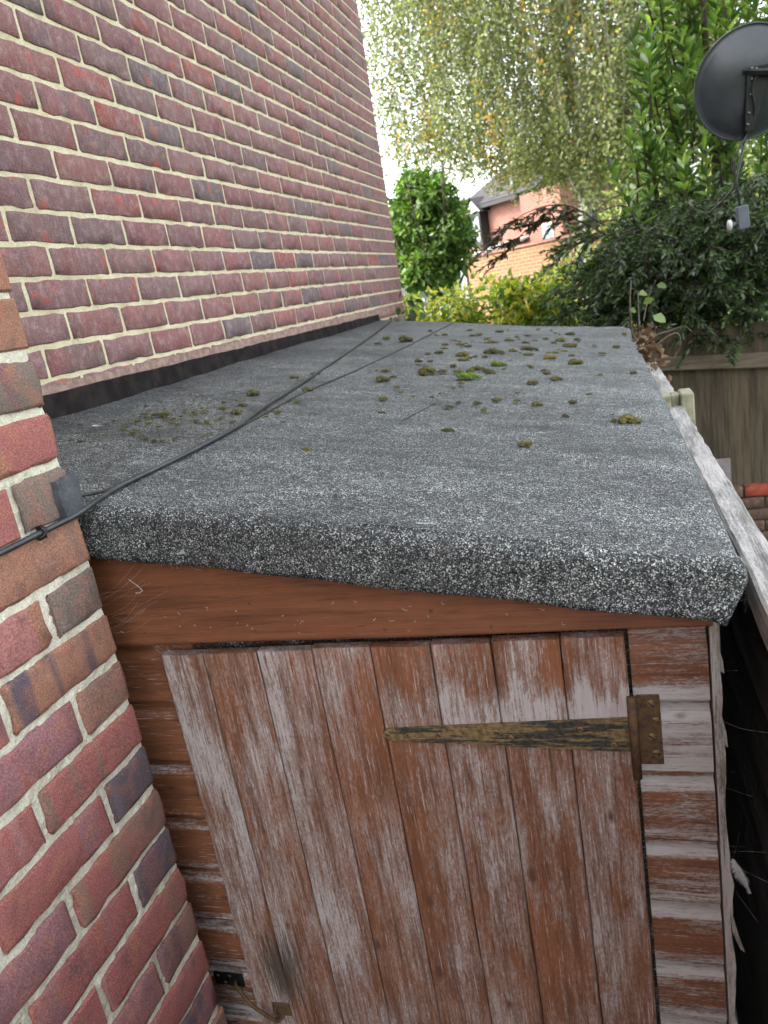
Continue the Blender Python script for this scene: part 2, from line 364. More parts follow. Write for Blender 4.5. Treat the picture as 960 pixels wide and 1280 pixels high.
M['fence_rail'] = plain('weathered_fence_rail', S(140, 126, 108), S(102, 90, 77), 6, .9, .2, .003, stretch=(.6, 6, 8))
M['dark_lap'] = plain('black_stained_board', S(74, 72, 70), S(104, 101, 98), 10, .75, .3, .003, stretch=(6, .5, 6))
M['concrete'] = plain('mossy_concrete', S(178, 174, 150), S(140, 140, 112), 22, .95, .15, .003)
M['pale'] = plain('pale_plank', S(168, 160, 156), S(142, 132, 128), 10, .8, .2)
M['soil'] = plain('soil_and_litter', S(78, 66, 52), S(52, 48, 36), 6, .95, .1, .02)
M['lawn'] = plain('rough_grass_ground', S(84, 96, 48), S(66, 72, 42), 3, .95, .1, .02)
M['dish'] = plain('dark_grey_dish_paint', S(46, 51, 57), S(56, 62, 68), 9, .26, .5, .0006)
M['lnb'] = plain('grey_plastic', S(84, 90, 98), S(98, 104, 110), 20, .5, .4, .0005)
M['white'] = plain('white_plastic', S(226, 226, 222), S(206, 206, 202), 20, .5, .4, .0005)
M['steel'] = plain('galvanised_steel', S(140, 142, 144), S(104, 106, 108), 30, .45, .5, .0006, .7)
M['petal'] = plain('dry_white_petal', S(232, 226, 212), S(206, 196, 176), 60, .7, .3)
M['feather'] = plain('white_feather', S(236, 236, 234), S(206, 206, 204), 60, .8, .3)
M['web'] = plain('cobweb_thread', S(212, 206, 200), S(180, 172, 166), 60, .8, .2)

M['tile_near'] = plain('brown_roof_tile', S(110, 84, 74), S(92, 72, 66), 6, .85, .2, .01)
# ------------------------------------------------------------------ ground
GZ = -1.85
tag(mesh_obj('ground', [(-120, -60, GZ), (120, -60, GZ), (120, 260, GZ), (-120, 260, GZ)], [(0, 1, 2, 3)], M['lawn']), kind='structure')

M['slab'] = plain('pale_bounce_paving', S(196, 190, 178), S(166, 160, 148), 5, .9, .2, .003)
bounce_patio = mesh_obj('bounce_patio', [(-.02, -4.5, GZ + .004), (3.6, -4.5, GZ + .004), (3.6, .09, GZ + .004), (-.02, .09, GZ + .004)], [(0, 1, 2, 3)], M['soil']); tag(bounce_patio, kind='structure')  # unseen pale paving, added to bounce fill light up onto the door
sb = box_obj('bounce_slab', (0, 0, 0), (.442, .442, .035), M['slab'], None, .004)
for i in range(8):
    for j in range(10):
        o = sb if i == j == 0 else bpy.data.objects.new('bounce_slab', sb.data)
        if o is not sb: COL.objects.link(o)
        o.location = (.21 + .45 * i, -.14 - .45 * j, GZ + .014 + random.uniform(-.002, .002)); attach(o, bounce_patio)
# ------------------------------------------------------------------ the brick house (near wall face x=0, recessed wall face x=-0.4945)
FX = -0.4945; FEND = 4.12
house = thing('brick_house', 'red brick house wall with a recess where the felt roofed shed stands', 'house', (-.6, -.5, GZ))
def brick_mesh(name, L, H, D, jit, cuts, mat, bev=.005, seg=2):
    bm = bmesh.new(); box(bm, (-D / 2, -L / 2, -H / 2), (D / 2, L / 2, H / 2))
    es = [e for e in bm.edges if abs((e.verts[0].co - e.verts[1].co).y) > L * .9]
    if cuts: bmesh.ops.subdivide_edges(bm, edges=es, cuts=cuts)
    if cuts:
        es = [e for e in bm.edges if abs((e.verts[0].co - e.verts[1].co).z) > H * .9]
        bmesh.ops.subdivide_edges(bm, edges=es, cuts=1)
    es = [e for e in bm.edges if len(e.link_faces) == 2 and e.calc_face_angle(0) > 1]
    bmesh.ops.bevel(bm, geom=es, offset=bev, segments=seg, profile=.6, affect='EDGES')
    for v in bm.verts:
        k = Vector((v.co.x * 9.1 + jit * 777, v.co.y * 31 + jit * 333, v.co.z * 47))
        v.co += Vector((random.gauss(0, .12), random.gauss(0, 1), random.gauss(0, 1))) * jit
    me = bpy.data.meshes.new(name); bm.to_mesh(me); bm.free(); me.materials.append(mat)
    me.polygons.foreach_set('use_smooth', [True] * len(me.polygons)); return me
NEARV = {L: [brick_mesh('near_brick', .2125 if L == 's' else .1010, .0625, .1025 if L == 's' else .215, .0018, 7 if L == 's' else 3, M['brick_near'], .0055, 2) for _ in range(7)] for L in 'sh'}
FARV = {L: [brick_mesh('far_brick', .2125 if L == 's' else .1005, .0630, .1025, .0019, 5 if L == 's' else 1, M['brick_far'], .0025, 1) for _ in range(8)] for L in 'sh'}
K = .95
red = S(174, 110, 104, K); pink = S(182, 124, 118, K); brown = S(152, 118, 104, K); ora = S(172, 126, 104, K); pur = S(110, 96, 102, K); gbr = S(134, 118, 108, K); mau = S(162, 116, 118, K); plum = S(136, 102, 104, K)
near_tints = {(5, 0): (ora, brown), (4, 0): (ora, pur), (3, 0): (gbr, plum), (2, 0): (red, ora), (1, 0): (gbr, brown), (1, 1): (pink, red), (0, 0): (ora, brown), (0, 1): (red, brown),
    (-1, 0): (gbr, gbr), (-1, 1): (pink, ora), (-2, 0): (ora, pur), (-2, 1): (red, pur), (-3, 0): (brown, ora), (-3, 1): (mau, red), (-4, 0): (red, brown), (-4, 1): (red, pink), (-5, 0): (pur, pur), (-5, 1): (red, mau),
    (-6, 0): (brown, red), (-6, 1): (mau, plum), (-7, 0): (pur, plum), (-7, 1): (red, mau), (-8, 0): (red, brown), (-8, 1): (red, red), (-9, 0): (brown, plum), (-9, 1): (mau, pink), (-10, 0): (red, mau), (-10, 1): (pink, red), (-11, 0): (pur, mau), (-11, 1): (mau, red), (-12, 0): (brown, plum)}
near_pal = [red, pink, brown, mau, plum, ora, red]
fA = [S(140, 96, 95), S(136, 97, 97), S(132, 98, 97), S(146, 100, 95), S(140, 93, 92), S(132, 98, 96), S(128, 100, 98)]
fB = [S(146, 92, 88), S(122, 98, 101), S(164, 88, 76), S(130, 88, 90), S(142, 106, 103)]
cands = []       # (pixel area, wall, mesh kind, location, tint, tint_b)
def cand(wall, kind, loc, t, tb, faceoff):
    q = in_frame(Vector(loc) + Vector(faceoff))
    a = 0 if q is None else 1 / q[2] ** 2 * (.5 if kind == 'h' else 1)
    cands.append((a, wall, kind, loc, t, tb))
kz0, kz1 = int(GZ / .075), 39
for k in range(kz0, kz1):
    z = (k + .5) * .075
    # near wall, running from the corner towards the camera
    edge = 0.0; i = 0; y = 0.0
    header = k % 2 != 0
    while y > -3.4:
        L = .1025 if (header and i == 0) else .215
        kind = 'h' if L < .2 else 's'
        t, tb = near_tints.get((k, i), (random.choice(near_pal), random.choice(near_pal)))
        jx = max(-.0008, random.gauss(0, .001))
        cand('n', kind, (-(.215 if kind == 'h' else .1025) / 2 + jx, y - L / 2, z + random.gauss(0, .0008)), t, tb, (.05, 0, 0))
        y -= L + .01; i += 1
    # recessed wall
    zf_ = z + .0118; y = .7393 + (0 if k % 2 == 0 else .1125) - .225 * 4 + .005
    while y < FEND - .03:
        L = .215
        if y + L > FEND - .02:
            L = .1025
        if y > -.25 and y + L <= FEND + .03:
            dx = max(-.0008, min(.001, random.gauss(0, .0006))); p = random.random()
            t = random.choice(fA); tb = random.choice(fB)
            if p < .06: t, tb = S(114, 98, 99), S(120, 94, 95)
            kk = random.uniform(1.0, 1.25); t = tuple(c * kk for c in t[:3]) + (1,)
            if z > FX and not (z < -.02):
                cand('f', 's' if L > .2 else 'h', (FX - .05125 + dx, y + L / 2, zf_), t, tb, (.05, 0, 0))
            else:
                cand('f', 's' if L > .2 else 'h', (FX - .05125 + dx, y + L / 2, zf_), t, tb, (.05, -99, 0))
        y += L + .01
cands.sort(key=lambda c: -c[0])
# mortar cores (each a wall; the bricks are its pieces)
def grid_wall(name, x, y0, y1, z0, z1, step, mat, amp, depth, seed):
    ny = int((y1 - y0) / step); nz = int((z1 - z0) / step)
    Y, Z = np.meshgrid(np.linspace(y0, y1, ny), np.linspace(z0, z1, nz), indexing='ij')
    X = x + amp * ((vnoise(Y * 60, Z * 60, seed) - .5) * 1.2 + (vnoise(Y * 150, Z * 150, seed + 1) - .5))
    v = np.stack([X, Y, Z], -1).reshape(-1, 3)
    idx = np.arange(ny * nz).reshape(ny, nz)
    f = np.stack([idx[:-1, :-1], idx[1:, :-1], idx[1:, 1:], idx[:-1, 1:]], -1).reshape(-1, 4).tolist()
    b = len(v)
    # closing box behind the face
    bx = [(x - depth, y0, z0), (x - depth, y1, z0), (x - depth, y1, z1), (x - depth, y0, z1), (x - .004, y0, z0), (x - .004, y1, z0), (x - .004, y1, z1), (x - .004, y0, z1)]
    f += [[b, b + 3, b + 2, b + 1], [b, b + 4, b + 7, b + 3], [b + 1, b + 2, b + 6, b + 5], [b, b + 1, b + 5, b + 4], [b + 3, b + 7, b + 6, b + 2]]
    return mesh_obj(name, v.tolist() + bx, f, mat, house)
wn = grid_wall('wall', -.0048, -1.0, -.004, -1.2, 1.2, .006, M['mortar_near'], .0024, .1, 3)
wall_n = wn
box_obj('wall_core', (-6, -7, GZ - .1), (-.012, -.0055, 2.93), M['mortar_near'], house, 0)
mesh_obj('unseen_house_roof', [(.15, -7.2, 2.95), (.15, 4.25, 2.95), (-6.3, 4.4, 2.95), (-6.3, -7.2, 2.95), (-3, -7.2, 4.9), (-3, 4.4, 4.9)], [(0, 1, 5, 4), (2, 3, 4, 5), (0, 4, 3), (1, 2, 5), (3, 2, 1, 0)], M['tile_near'], house)  # out-of-frame roof prism, added to help the house shade the shed
wall_f = box_obj('wall', (-5.9, -.002, GZ - .1), (FX - .0030, FEND - .004, 2.93), M['mortar_far'], house, 0)
def stuff_bricks(rows, wall, mat, parent):
    V = []; F = []; T = []; TB = []
    for a, w_, kind, loc, t, tb in rows:
        if w_ != wall: continue
        L = .215 if kind == 's' else .1025; D = .215 if (kind == 'h' and wall == 'n') else .1025; b = len(V); e = .003
        x0, x1 = loc[0] - D / 2, loc[0] + D / 2; y0, y1 = loc[1] - L / 2, loc[1] + L / 2; z0, z1 = loc[2] - .0325, loc[2] + .0325
        V += [(x1, y0 + e, z0 + e), (x1, y1 - e, z0 + e), (x1, y1 - e, z1 - e), (x1, y0 + e, z1 - e), (x1 - e, y0, z0), (x1 - e, y1, z0), (x1 - e, y1, z1), (x1 - e, y0, z1), (x0, y0, z0), (x0, y1, z0), (x0, y1, z1), (x0, y0, z1)]
        F += [(b, b + 1, b + 2, b + 3)]
        for q in (0, 4):
            for k in range(4): F.append((b + q + k, b + q + 4 + k, b + q + 4 + (k + 1) % 4, b + q + (k + 1) % 4))
        T += [t] * 12; TB += [tb] * 12
    o = mesh_obj('brickwork', V, F, mat, parent); o['kind'] = 'stuff'
    for nm, arr in (('tint', T), ('tint_b', TB)):
        at = o.data.color_attributes.new(nm, 'FLOAT_COLOR', 'POINT'); at.data.foreach_set('color', np.array(arr, dtype=np.float32).ravel())
    bm = bmesh.new(); bm.from_mesh(o.data); bmesh.ops.recalc_face_normals(bm, faces=bm.faces); bm.to_mesh(o.data); bm.free()
for a, w_, kind, loc, t, tb in cands[:300]:
    me = random.choice((NEARV if w_ == 'n' else FARV)[kind])
    o = bpy.data.objects.new('brick', me); COL.objects.link(o); o.location = loc
    if random.random() < .5: o.scale = (1, -1, 1)
    o['tint'] = [float(x) for x in t[:3]]; o['tint_b'] = [float(x) for x in tb[:3]]
    attach(o, wall_n if w_ == 'n' else wall_f)
stuff_bricks(cands[300:], 'n', M['brick_near_g'], wall_n); stuff_bricks(cands[300:], 'f', M['brick_far_g'], wall_f)
# pinkish mortar smear above the flashing, black flashing strip
def strip(name, y0, y1, zb, zt, x, mat, parent, wav=.003, n=60, thick=.004, seed=1):
    V = []; F = []
    for i in range(n + 1):
        t = i / n; y = y0 + (y1 - y0) * t
        a = zb(y) + random.gauss(0, wav * .5); b = zt(y) + random.gauss(0, wav) + math.sin(t * 40 + seed) * wav
        dx = random.gauss(0, .0008)
        V += [(x - thick, y, a), (x + dx + .003, y, a), (x + dx, y, b), (x - thick, y, b)]
    for i in range(n):
        q = i * 4
        for k in range(4): F.append((q + k, q + (k + 1) % 4, q + 4 + (k + 1) % 4, q + 4 + k))
    F += [(0, 3, 2, 1), (4 * n, 4 * n + 1, 4 * n + 2, 4 * n + 3)]
    return mesh_obj(name, V, F, mat, parent)
roofz = lambda x, y: .0723 - .1651 * x + .0027 * y
strip('mortar_fillet', .03, FEND - .25, lambda y: .195 - .003 * y, lambda y: .2265, FX + .0010, M['smear'], house, .0012, 260, .012, 3)
fl = strip('flashing', .03, FEND - .68, lambda y: .150, lambda y: .2095 - .0035 * y, FX + .010, M['flash'], house, .0009, 90, .012, 5)
# damp-proof tab bent over the corner
V = []; F = []
prof = [(-.002, -.040), (.0075, -.037), (.0075, -.012), (.006, .006), (-.004, .010), (-.02, .0105)]
for j, z in enumerate((.078, .105, .131)):
    for (x, y) in prof:
        yy = y + (.004 if (j == 0 and y < -.03) else 0) + (.003 if j == 2 else 0); V.append((x + .001 * math.sin(j * 2), yy, z + random.gauss(0, .0012)))
n = len(prof)
for j in range(2):
    for i in range(n - 1): F.append((j * n + i, j * n + i + 1, (j + 1) * n + i + 1, (j + 1) * n + i))
tb_ = mesh_obj('damp_proof_tab', V, F, M['tab'], house); md = tb_.modifiers.new('thick', 'SOLIDIFY'); md.thickness = .002; md.offset = 1

# ------------------------------------------------------------------ shed
SY = .08; X0 = FX + .02; X1 = .822; RY1 = 3.46
shed = thing('garden_shed', 'low lean-to garden shed with flaking brown paint and a mossy felt roof', 'shed', (.15, .1, GZ))
def felt_roof():
    nx, ny = 110, 150; xs = np.linspace(FX + .004, .860, nx); V = []; F = []
    # profile along y: apron bottom -> rounded edge -> roof far edge -> drop
    prof = []
    for t in np.linspace(0, 1, 7): prof.append(('a', t))
    for a in np.linspace(0, math.pi / 2, 7)[1:]: prof.append(('r', a))
    for t in np.linspace(0, 1, ny)[1:]: prof.append(('t', t ** 1.6))
    prof.append(('b', 1))
    rr = .021
    for pi_, (k, t) in enumerate(prof):
        for i, x in enumerate(xs):
            fx = (x - FX) / (.860 - FX)
            yb = .030 + .0022 * math.sin(x * 9) + .0012 * math.sin(x * 23 + 1)
            top = roofz(x, .03) + .003 * math.sin(x * 7)
            hgt = .079 + .002 * math.sin(x * 6 + .6) + .0012 * math.sin(x * 31)
            xx = x; 
            if k == 'a':
                z = top - hgt + (hgt - rr) * t; y = yb + .0025 * (1 - t) * math.sin(x * 14) + .0012 * math.sin(x * 40 + 2) * (1 - t)
                if x > .825: xx = x - (1 - t) * .026 * ((x - .825) / .035)
            elif k == 'r': z = top - rr + rr * math.sin(t); y = yb + rr - rr * math.cos(t)
            elif k == 't':
                y = yb + rr + (RY1 + (-.0) - .29 * max(0, fx) ** .7 - yb) * t; z = roofz(x, y)
                z += .004 * math.sin(y * 3.1 + x * 2) * math.sin(x * 5) + .0025 * (float(vnoise(np.array(x * 14.), np.array(y * 9.), 5)) - .5) * 2
                if fx > .985: z -= .006
            else: y = RY1 - .29 * fx ** .7 + .02; z = roofz(x, y) - .07
            V.append((xx, y, z))
        # right-hand fold
        x = xs[-1]; l = V[-1]
        V.append((l[0] + .005, l[1] + .006, l[2] - (.004 if k == 'a' else .012))); V.append((l[0] + .003, l[1] + .012, l[2] - (.004 if k == 'a' else .055)))
    m_ = nx + 2
    for j in range(len(prof) - 1):
        for i in range(m_ - 1): F.append((j * m_ + i, j * m_ + i + 1, (j + 1) * m_ + i + 1, (j + 1) * m_ + i))
    o = mesh_obj('felt_roof', V, F, M['felt'], shed, True)
    md = o.modifiers.new('thick', 'SOLIDIFY'); md.thickness = .003; md.offset = -1
    return o
felt = felt_roof()
for (x, z) in ((.45, -.054), (.594, -.063), (.778, -.09), (.25, -.021), (.076, .009)):
    bm = bmesh.new(); bmesh.ops.create_uvsphere(bm, u_segments=10, v_segments=6, radius=.0036)
    o = bm_obj('clout_nail', bm, M['black'], None, True); o.location = (x, .0295 + .0022 * math.sin(x * 9) + .0012 * math.sin(x * 23 + 1), z); o.scale = (1, .5, 1); attach(o, felt)
tube('lap_seam', [(x + random.gauss(0, .0012), y, roofz(x, y) + .0006) for x, y in [(.207 + .112 * (t ** .8), .23 + .72 * t) for t in np.linspace(0, 1, 22)]], .0013, M['black'], felt, 5)
# timber deck under the felt, side and back walls
deck = []
def deck_obj():
    V = [(X0, .05, 0), (X1 + .01, .05, 0), (X1 + .01, 3.05, 0), (X0, 3.2, 0)]; t = .006
    V = [(x, y, roofz(x, y) - .010) for x, y, _ in V] + [(x, y, roofz(x, y) - .03) for x, y, _ in V]
    return mesh_obj('roof_deck', V, [(0, 1, 2, 3), (7, 6, 5, 4), (0, 4, 5, 1), (1, 5, 6, 2), (2, 6, 7, 3), (3, 7, 4, 0)], M['side'], shed)
deck_obj()
box_obj('back_wall', (X0, 3.0, GZ), (X1, 3.03, -.11), M['side'], shed, .002)
box_obj('side_wall', (X1 - .03, SY + .03, GZ), (X1 - .006, 3.0, -.115), M['side'], shed, .002)
# fascia: tapered board under the apron
fy = .058
zf = -.163
V = []; F = []; n = 24
for i in range(n + 1):
    x = X0 + (X1 + .004 - X0) * i / n; zt = max(roofz(x, .03) - .045, zf + .004)
    V += [(x, fy, zf + .0008 * math.sin(x * 11)), (x, fy - .0015, zf + .003), (x, fy, zt), (x, fy + .02, zt), (x, fy + .02, zf)]
for i in range(n):
    q = i * 5
    for k in range(5): F.append((q + k, q + (k + 1) % 5, q + 5 + (k + 1) % 5, q + 5 + k)[::-1])
F += [(0, 1, 2, 3, 4), (n * 5 + 4, n * 5 + 3, n * 5 + 2, n * 5 + 1, n * 5)]
fas = mesh_obj('fascia', V, F, M['fascia'], shed); fas['wear'] = -1.1
for (x, z) in ((.01, -.14), (.20, -.145), (.40, -.15), (.55, -.152), (.20, -.10), (.47, -.125)):
    bm = bmesh.new(); bmesh.ops.create_uvsphere(bm, u_segments=8, v_segments=5, radius=.0032); o = bm_obj('nail_head', bm, M['rust'], None, True); o.location = (x, fy - .001, z); o.scale = (1, .4, 1); attach(o, fas)
# horizontal lap boards: scooped top edge
def lap_board(x0, x1, ztop, h, wear, splash, scoop, y=SY, name='lap_board'):
    prof = [(-.5, 0.0), (-.485, -.001), (.20, -.001), (.245, .0005), (.29, .0035), (.325, .0065), (.35, .0105), (.5, .0115)]   # (z fraction, depth)
    c = Vector(((x0 + x1) / 2, y, ztop - h / 2)); V = []; F = []; nx = 10
    for i in range(nx + 1):
        x = x0 + (x1 - x0) * i / nx - c.x; wob = random.gauss(0, .0005)
        for (t, d) in prof: V.append((x, d + random.gauss(0, .0002), t * h + (wob if t < -.4 else 0)))
        V.append((x, .018, .5 * h)); V.append((x, .018, -.5 * h))
    n = len(prof) + 2
    for i in range(nx):
        for k in range(n): F.append((i * n + k, (i + 1) * n + k, (i + 1) * n + (k + 1) % n, i * n + (k + 1) % n))
    F += [tuple(range(n)), tuple(nx * n + k for k in reversed(range(n)))]
    o = mesh_obj(name, V, F, M['lap'], None); o.location = c; attach(o, shed); o['wear'] = wear; o['splash'] = splash; o['scoop'] = scoop; return o
zs = [-.1695, -.281, -.392, -.505, -.614, -.725, -.834, -.94, -1.05, -1.16, -1.27, -1.38, -1.49, -1.6, -1.71, -1.83]
wr = [-.30, .34, -.16, -.2, -.2, -.14, -.14, -.1]; sr = [1.0, .3, .3, .35, .5, .6, .5, .5]; cr_r = [0, .4, .75, .7, .7, .7, .7, .7]
wl = [-.8, -.75, -.7, -.6, -.5, -.4, -.3, -.2]; slf = [.0, .1, .3, .5, .6, .6, .6, .6]; cr_l = [0, .55, .5, .5, .5, .5, .5, .5]
for i in range(len(zs) - 1):
    j = min(i, 7)
    lap_board(.7245, X1 - .0015, zs[i] - .001, zs[i] - zs[i + 1] - .001, wr[j], sr[j], cr_r[j])
    lap_board(X0, .062, zs[i] + .003 - .001, zs[i] - zs[i + 1] - .001, wl[j], slf[j], cr_l[j])
box_obj('frame_post', (.05, SY + .018, GZ), (.74, SY + .05, -.17), M['side'], shed, .002)
# corner batten, split and frayed
V = []; F = []; n = 70
for i in range(n + 1):
    t = i / n; z = -.135 - t * 1.7
    wob = .002 * math.sin(t * 60) + (.0035 if (.06 < t < .10 or .25 < t < .29) else 0) + random.gauss(0, .0006)
    if .40 < t < .47: wob += .003
    x0 = X1 + .001; x1 = X1 + .0125 + wob - .0015
    V += [(x0, SY - .008, z), (x1, SY - .008 + random.gauss(0, .0008), z), (x1 + .0015, SY + .03, z), (x0, SY + .03, z)]
for i in range(n):
    q = i * 4
    for k in range(4): F.append((q + k, q + (k + 1) % 4, q + 4 + (k + 1) % 4, q + 4 + k)[::-1])
F += [(0, 1, 2, 3), (4 * n + 3, 4 * n + 2, 4 * n + 1, 4 * n)]
bt = mesh_obj('corner_batten', V, F, M['batten'], shed); bt['wear'] = .35
for (z, l, dx) in ((-.62, .075, .014), (-.30, .05, .004), (-.20, .04, .004)):
    p = [(X1 + .011, SY - .004, z), (X1 + .014 + dx * .3, SY - .006, z - l * .5), (X1 + .013 + dx, SY - .004, z - l), (X1 + .007 + dx, SY - .003, z - l + .004), (X1 + .0105, SY - .003, z - l * .5)]
    o = mesh_obj('splinter', p + [(a, b + .004, c_) for a, b, c_ in p], [(0, 1, 2, 3, 4), (9, 8, 7, 6, 5)] + [(i, 5 + i, 5 + (i + 1) % 5, (i + 1) % 5) for i in range(5)], M['batten'], bt); o['wear'] = .3
# door
DY = .062
edges = [.0205, .095, .188, .278, .369, .458, .544, .637, .7200]
wears = [.10, -.06, .10, -.08, -.18, .04, -.16, -.04]; spl = [.0, .0, .1, .0, .3, .45, .65, .7]
door = box_obj('door', (.04, DY + .0185, -1.70), (.70, DY + .034, -.26), M['side'], shed, .002)   # ledges behind the boards
for i in range(8):
    x0, x1 = edges[i] + .0008, edges[i + 1] - .0008
    zt = -.1845 + .0085 * i / 7 + random.uniform(-.001, .001)
    c = Vector(((x0 + x1) / 2, DY + .009 + random.uniform(-.0008, .0008), -.275))
    # V-jointed board, origin level with the hinge so that wear can follow it
    bm = bmesh.new(); nz = 36; rows = []
    for k in range(nz + 1):
        z = zt - .0 + (-1.73 - zt) * k / nz - c.z; w_ = (x1 - x0) / 2; e = .0022; s_ = random.gauss(0, .0003)
        prof = [(-w_ + s_, .009), (-w_ + s_, -.007), (-w_ + e, -.009 + random.gauss(0, .0002)), (-w_ * .3, -.0095 + random.gauss(0, .0003)), (w_ * .3, -.0095 + random.gauss(0, .0003)), (w_ - e, -.009), (w_ - s_, -.007), (w_ - s_, .009)]
        rows.append([bm.verts.new((a, b, z)) for a, b in prof])
    for a, b in zip(rows, rows[1:]):
        for k in range(8): bm.faces.new((a[k], b[k], b[(k + 1) % 8], a[(k + 1) % 8]))
    bm.faces.new(rows[0]); bm.faces.new(rows[-1][::-1])
    bmesh.ops.recalc_face_normals(bm, faces=bm.faces)
    o = bm_obj('board', bm, M['door'], None); o.location = c; attach(o, door); o['wear'] = wears[i]; o['splash'] = spl[i]
# strap hinge
hy = DY - .0035
hinge = box_obj('hinge', (.7275, SY - .0045, -.378), (.7575, SY - .0015, -.270), M['rust'], shed, .0008)      # fixed leaf
hinge['label'] = 'rusted strap hinge with ochre showing through black paint'
V = []; F = []; n = 40
for i in range(n + 1):
    t = i / n; x = .366 + (.715 - .366) * t
    hw = .0098 + .0168 * t if t > .03 else .0098 * math.sqrt(max(.0, t / .03)) * .9 + .002
    zc = -.3225 + .0020 * t
    V += [(x, hy, zc - hw), (x, hy, zc + hw), (x, hy + .003, zc + hw), (x, hy + .003, zc - hw)]
for i in range(n):
    q = i * 4
    for k in range(4): F.append((q + k, q + (k + 1) % 4, q + 4 + (k + 1) % 4, q + 4 + k)[::-1])
F += [(0, 1, 2, 3), (4 * n + 3, 4 * n + 2, 4 * n + 1, 4 * n)]
mesh_obj('strap', V, F, M['hinge'], hinge)
tube('knuckle', [(.7215, DY - .003, -.263), (.7215, DY - .003, -.326), (.7215, DY - .003, -.388)], .0062, M['rust'], hinge, 14)
def screw(x, y, z, r, parent, ang):
    bm = bmesh.new(); bmesh.ops.create_uvsphere(bm, u_segments=12, v_segments=6, radius=r)
    o = bm_obj('screw', bm, M['screw'], None, True); o.location = (x, y, z); o.scale = (1, .35, 1); attach(o, parent)
    bm = bmesh.new(); box(bm, (-r * .85, -.0006, -r * .12), (r * .85, .0006, r * .12)); s_ = bm_obj('screw_slot', bm, M['black'], None)
    s_.rotation_euler = (0, ang, 0); s_.location = (x, y - r * .33, z); attach(s_, parent)
for (x, z, a) in ((.746, -.283, .7), (.750, -.309, .5), (.744, -.334, .6), (.748, -.360, .1)): screw(x, SY - .0045, z, .0055, hinge, a)
for (x, z, a) in ((.374, -.322, .5), (.452, -.322, .9), (.536, -.317, .2), (.556, -.326, .8), (.652, -.312, .4), (.694, -.336, 1.0)): screw(x, hy, z, .0042, hinge, a)
# hasp and hook at the free edge of the door
latch = box_obj('latch', (-.062, SY - .005, -.874), (-.002, SY - .001, -.846), M['black'], shed, .001)
tube('swivel_eye', [(-.018, SY - .004, -.862), (-.012, SY - .016, -.864), (-.002, SY - .016, -.868)], .0035, M['rust'], latch)
tube('hook', catmull([(-.008, SY - .016, -.866), (.02, DY - .012, -.882), (.05, DY - .014, -.904), (.064, DY - .012, -.916), (.072, DY - .004, -.915), (.076, DY + .002, -.908)]), .0035, M['rust'], latch)
box_obj('keeper_plate', (.056, DY - .003, -.912), (.092, DY - .0006, -.884), M['rust'], latch, .001)
tube('staple', catmull([(.064, DY, -.892), (.065, DY - .016, -.898), (.067, DY - .016, -.906), (.069, DY, -.910)]), .0025, M['rust'], latch)
for (x, z) in ((-.052, -.853), (-.040, -.868), (-.028, -.852)): screw(x, SY - .005, z, .003, latch, .4)

# ------------------------------------------------------------------ cables, petal, moss on the roof
def on_roof(pts, lift): return [(x, y, roofz(x, y) + lift) for x, y in pts]
c1 = [(.0075, -.55, .075), (.0075, -.30, .076), (.0078, -.153, .0755), (.0085, -.085, .076), (.0095, -.02, .0765), (.006, .02, .079)] + on_roof([(-.004, .06), (-.012, .122), (-.012, .238), (-.014, .382), (-.025, .581), (-.054, .775), (-.088, 1.072), (-.14, 1.498), (-.226, 2.159), (-.34, 2.97), (-.412, 3.42), (-.428, 3.47)], .0062)
c1 += [(-.435, 3.50, .05), (-.44, 3.52, -.5)]
cb = tube('cable', catmull(c1, 10), .0042, M['cable'], None, 10)
tag(cb, 'thick black cable running from the brick wall clip across the felt roof', 'cable')
c2 = on_roof([(-.066, .06), (-.041, .082), (-.024, .125), (-.018, .24), (-.02, .382), (-.027, .59), (-.030, .70), (-.044, 1.016), (-.028, 1.483), (-.028, 2.167), (-.036, 2.8), (-.041, 3.27), (-.042, 3.34)], .0028) + [(-.042, 3.375, .02), (-.042, 3.38, -.5)]
c2 = [(-.105, .045, roofz(-.1, .045) + .003)] + c2
tag(tube('cable', catmull(c2, 10), .0026, M['cable2'], None, 8), 'thin grey cable that slips under the thick black cable on the felt', 'cable')
cl = bmesh.new(); 
tube_mesh(cl, [(.0015, -.092, .073), (.006, -.091, .069), (.0135, -.088, .071), (.0145, -.086, .078), (.009, -.085, .083), (.0015, -.085, .081)], .0032, 8)
tag(bm_obj('cable_clip', cl, M['black'], None, True), 'small black clip holding the thick cable on the brick face', 'clip')
def blob_leaf(name, c, lx, ly, mat, h=.004):
    V = []; F = []; n = 14
    for r_ in (0.0, .5, 1.0):
        for k in range(n):
            a = 2 * math.pi * k / n; q = 1 + .18 * math.sin(3 * a + 1)
            V.append((c[0] + lx * r_ * q * math.cos(a), c[1] + ly * r_ * q * math.sin(a), c[2] + h * (r_ ** 2) + .003 - .16 * lx * r_ * q * math.cos(a)))
    for j in range(2):
        for k in range(n): F.append((j * n + k, j * n + (k + 1) % n, (j + 1) * n + (k + 1) % n, (j + 1) * n + k))
    o = mesh_obj(name, V, F, mat); md = o.modifiers.new('t', 'SOLIDIFY'); md.thickness = .0008; return o
tag(blob_leaf('petal', (-.318, .505, roofz(-.318, .505)), .0085, .006, M['petal']), 'small white dry petal lying on the dark damp felt', 'petal')
for (x, y, s_) in ((.43, .70, .008), (.60, .62, .010), (.70, .70, .006), (.56, .30, .006)):
    pass
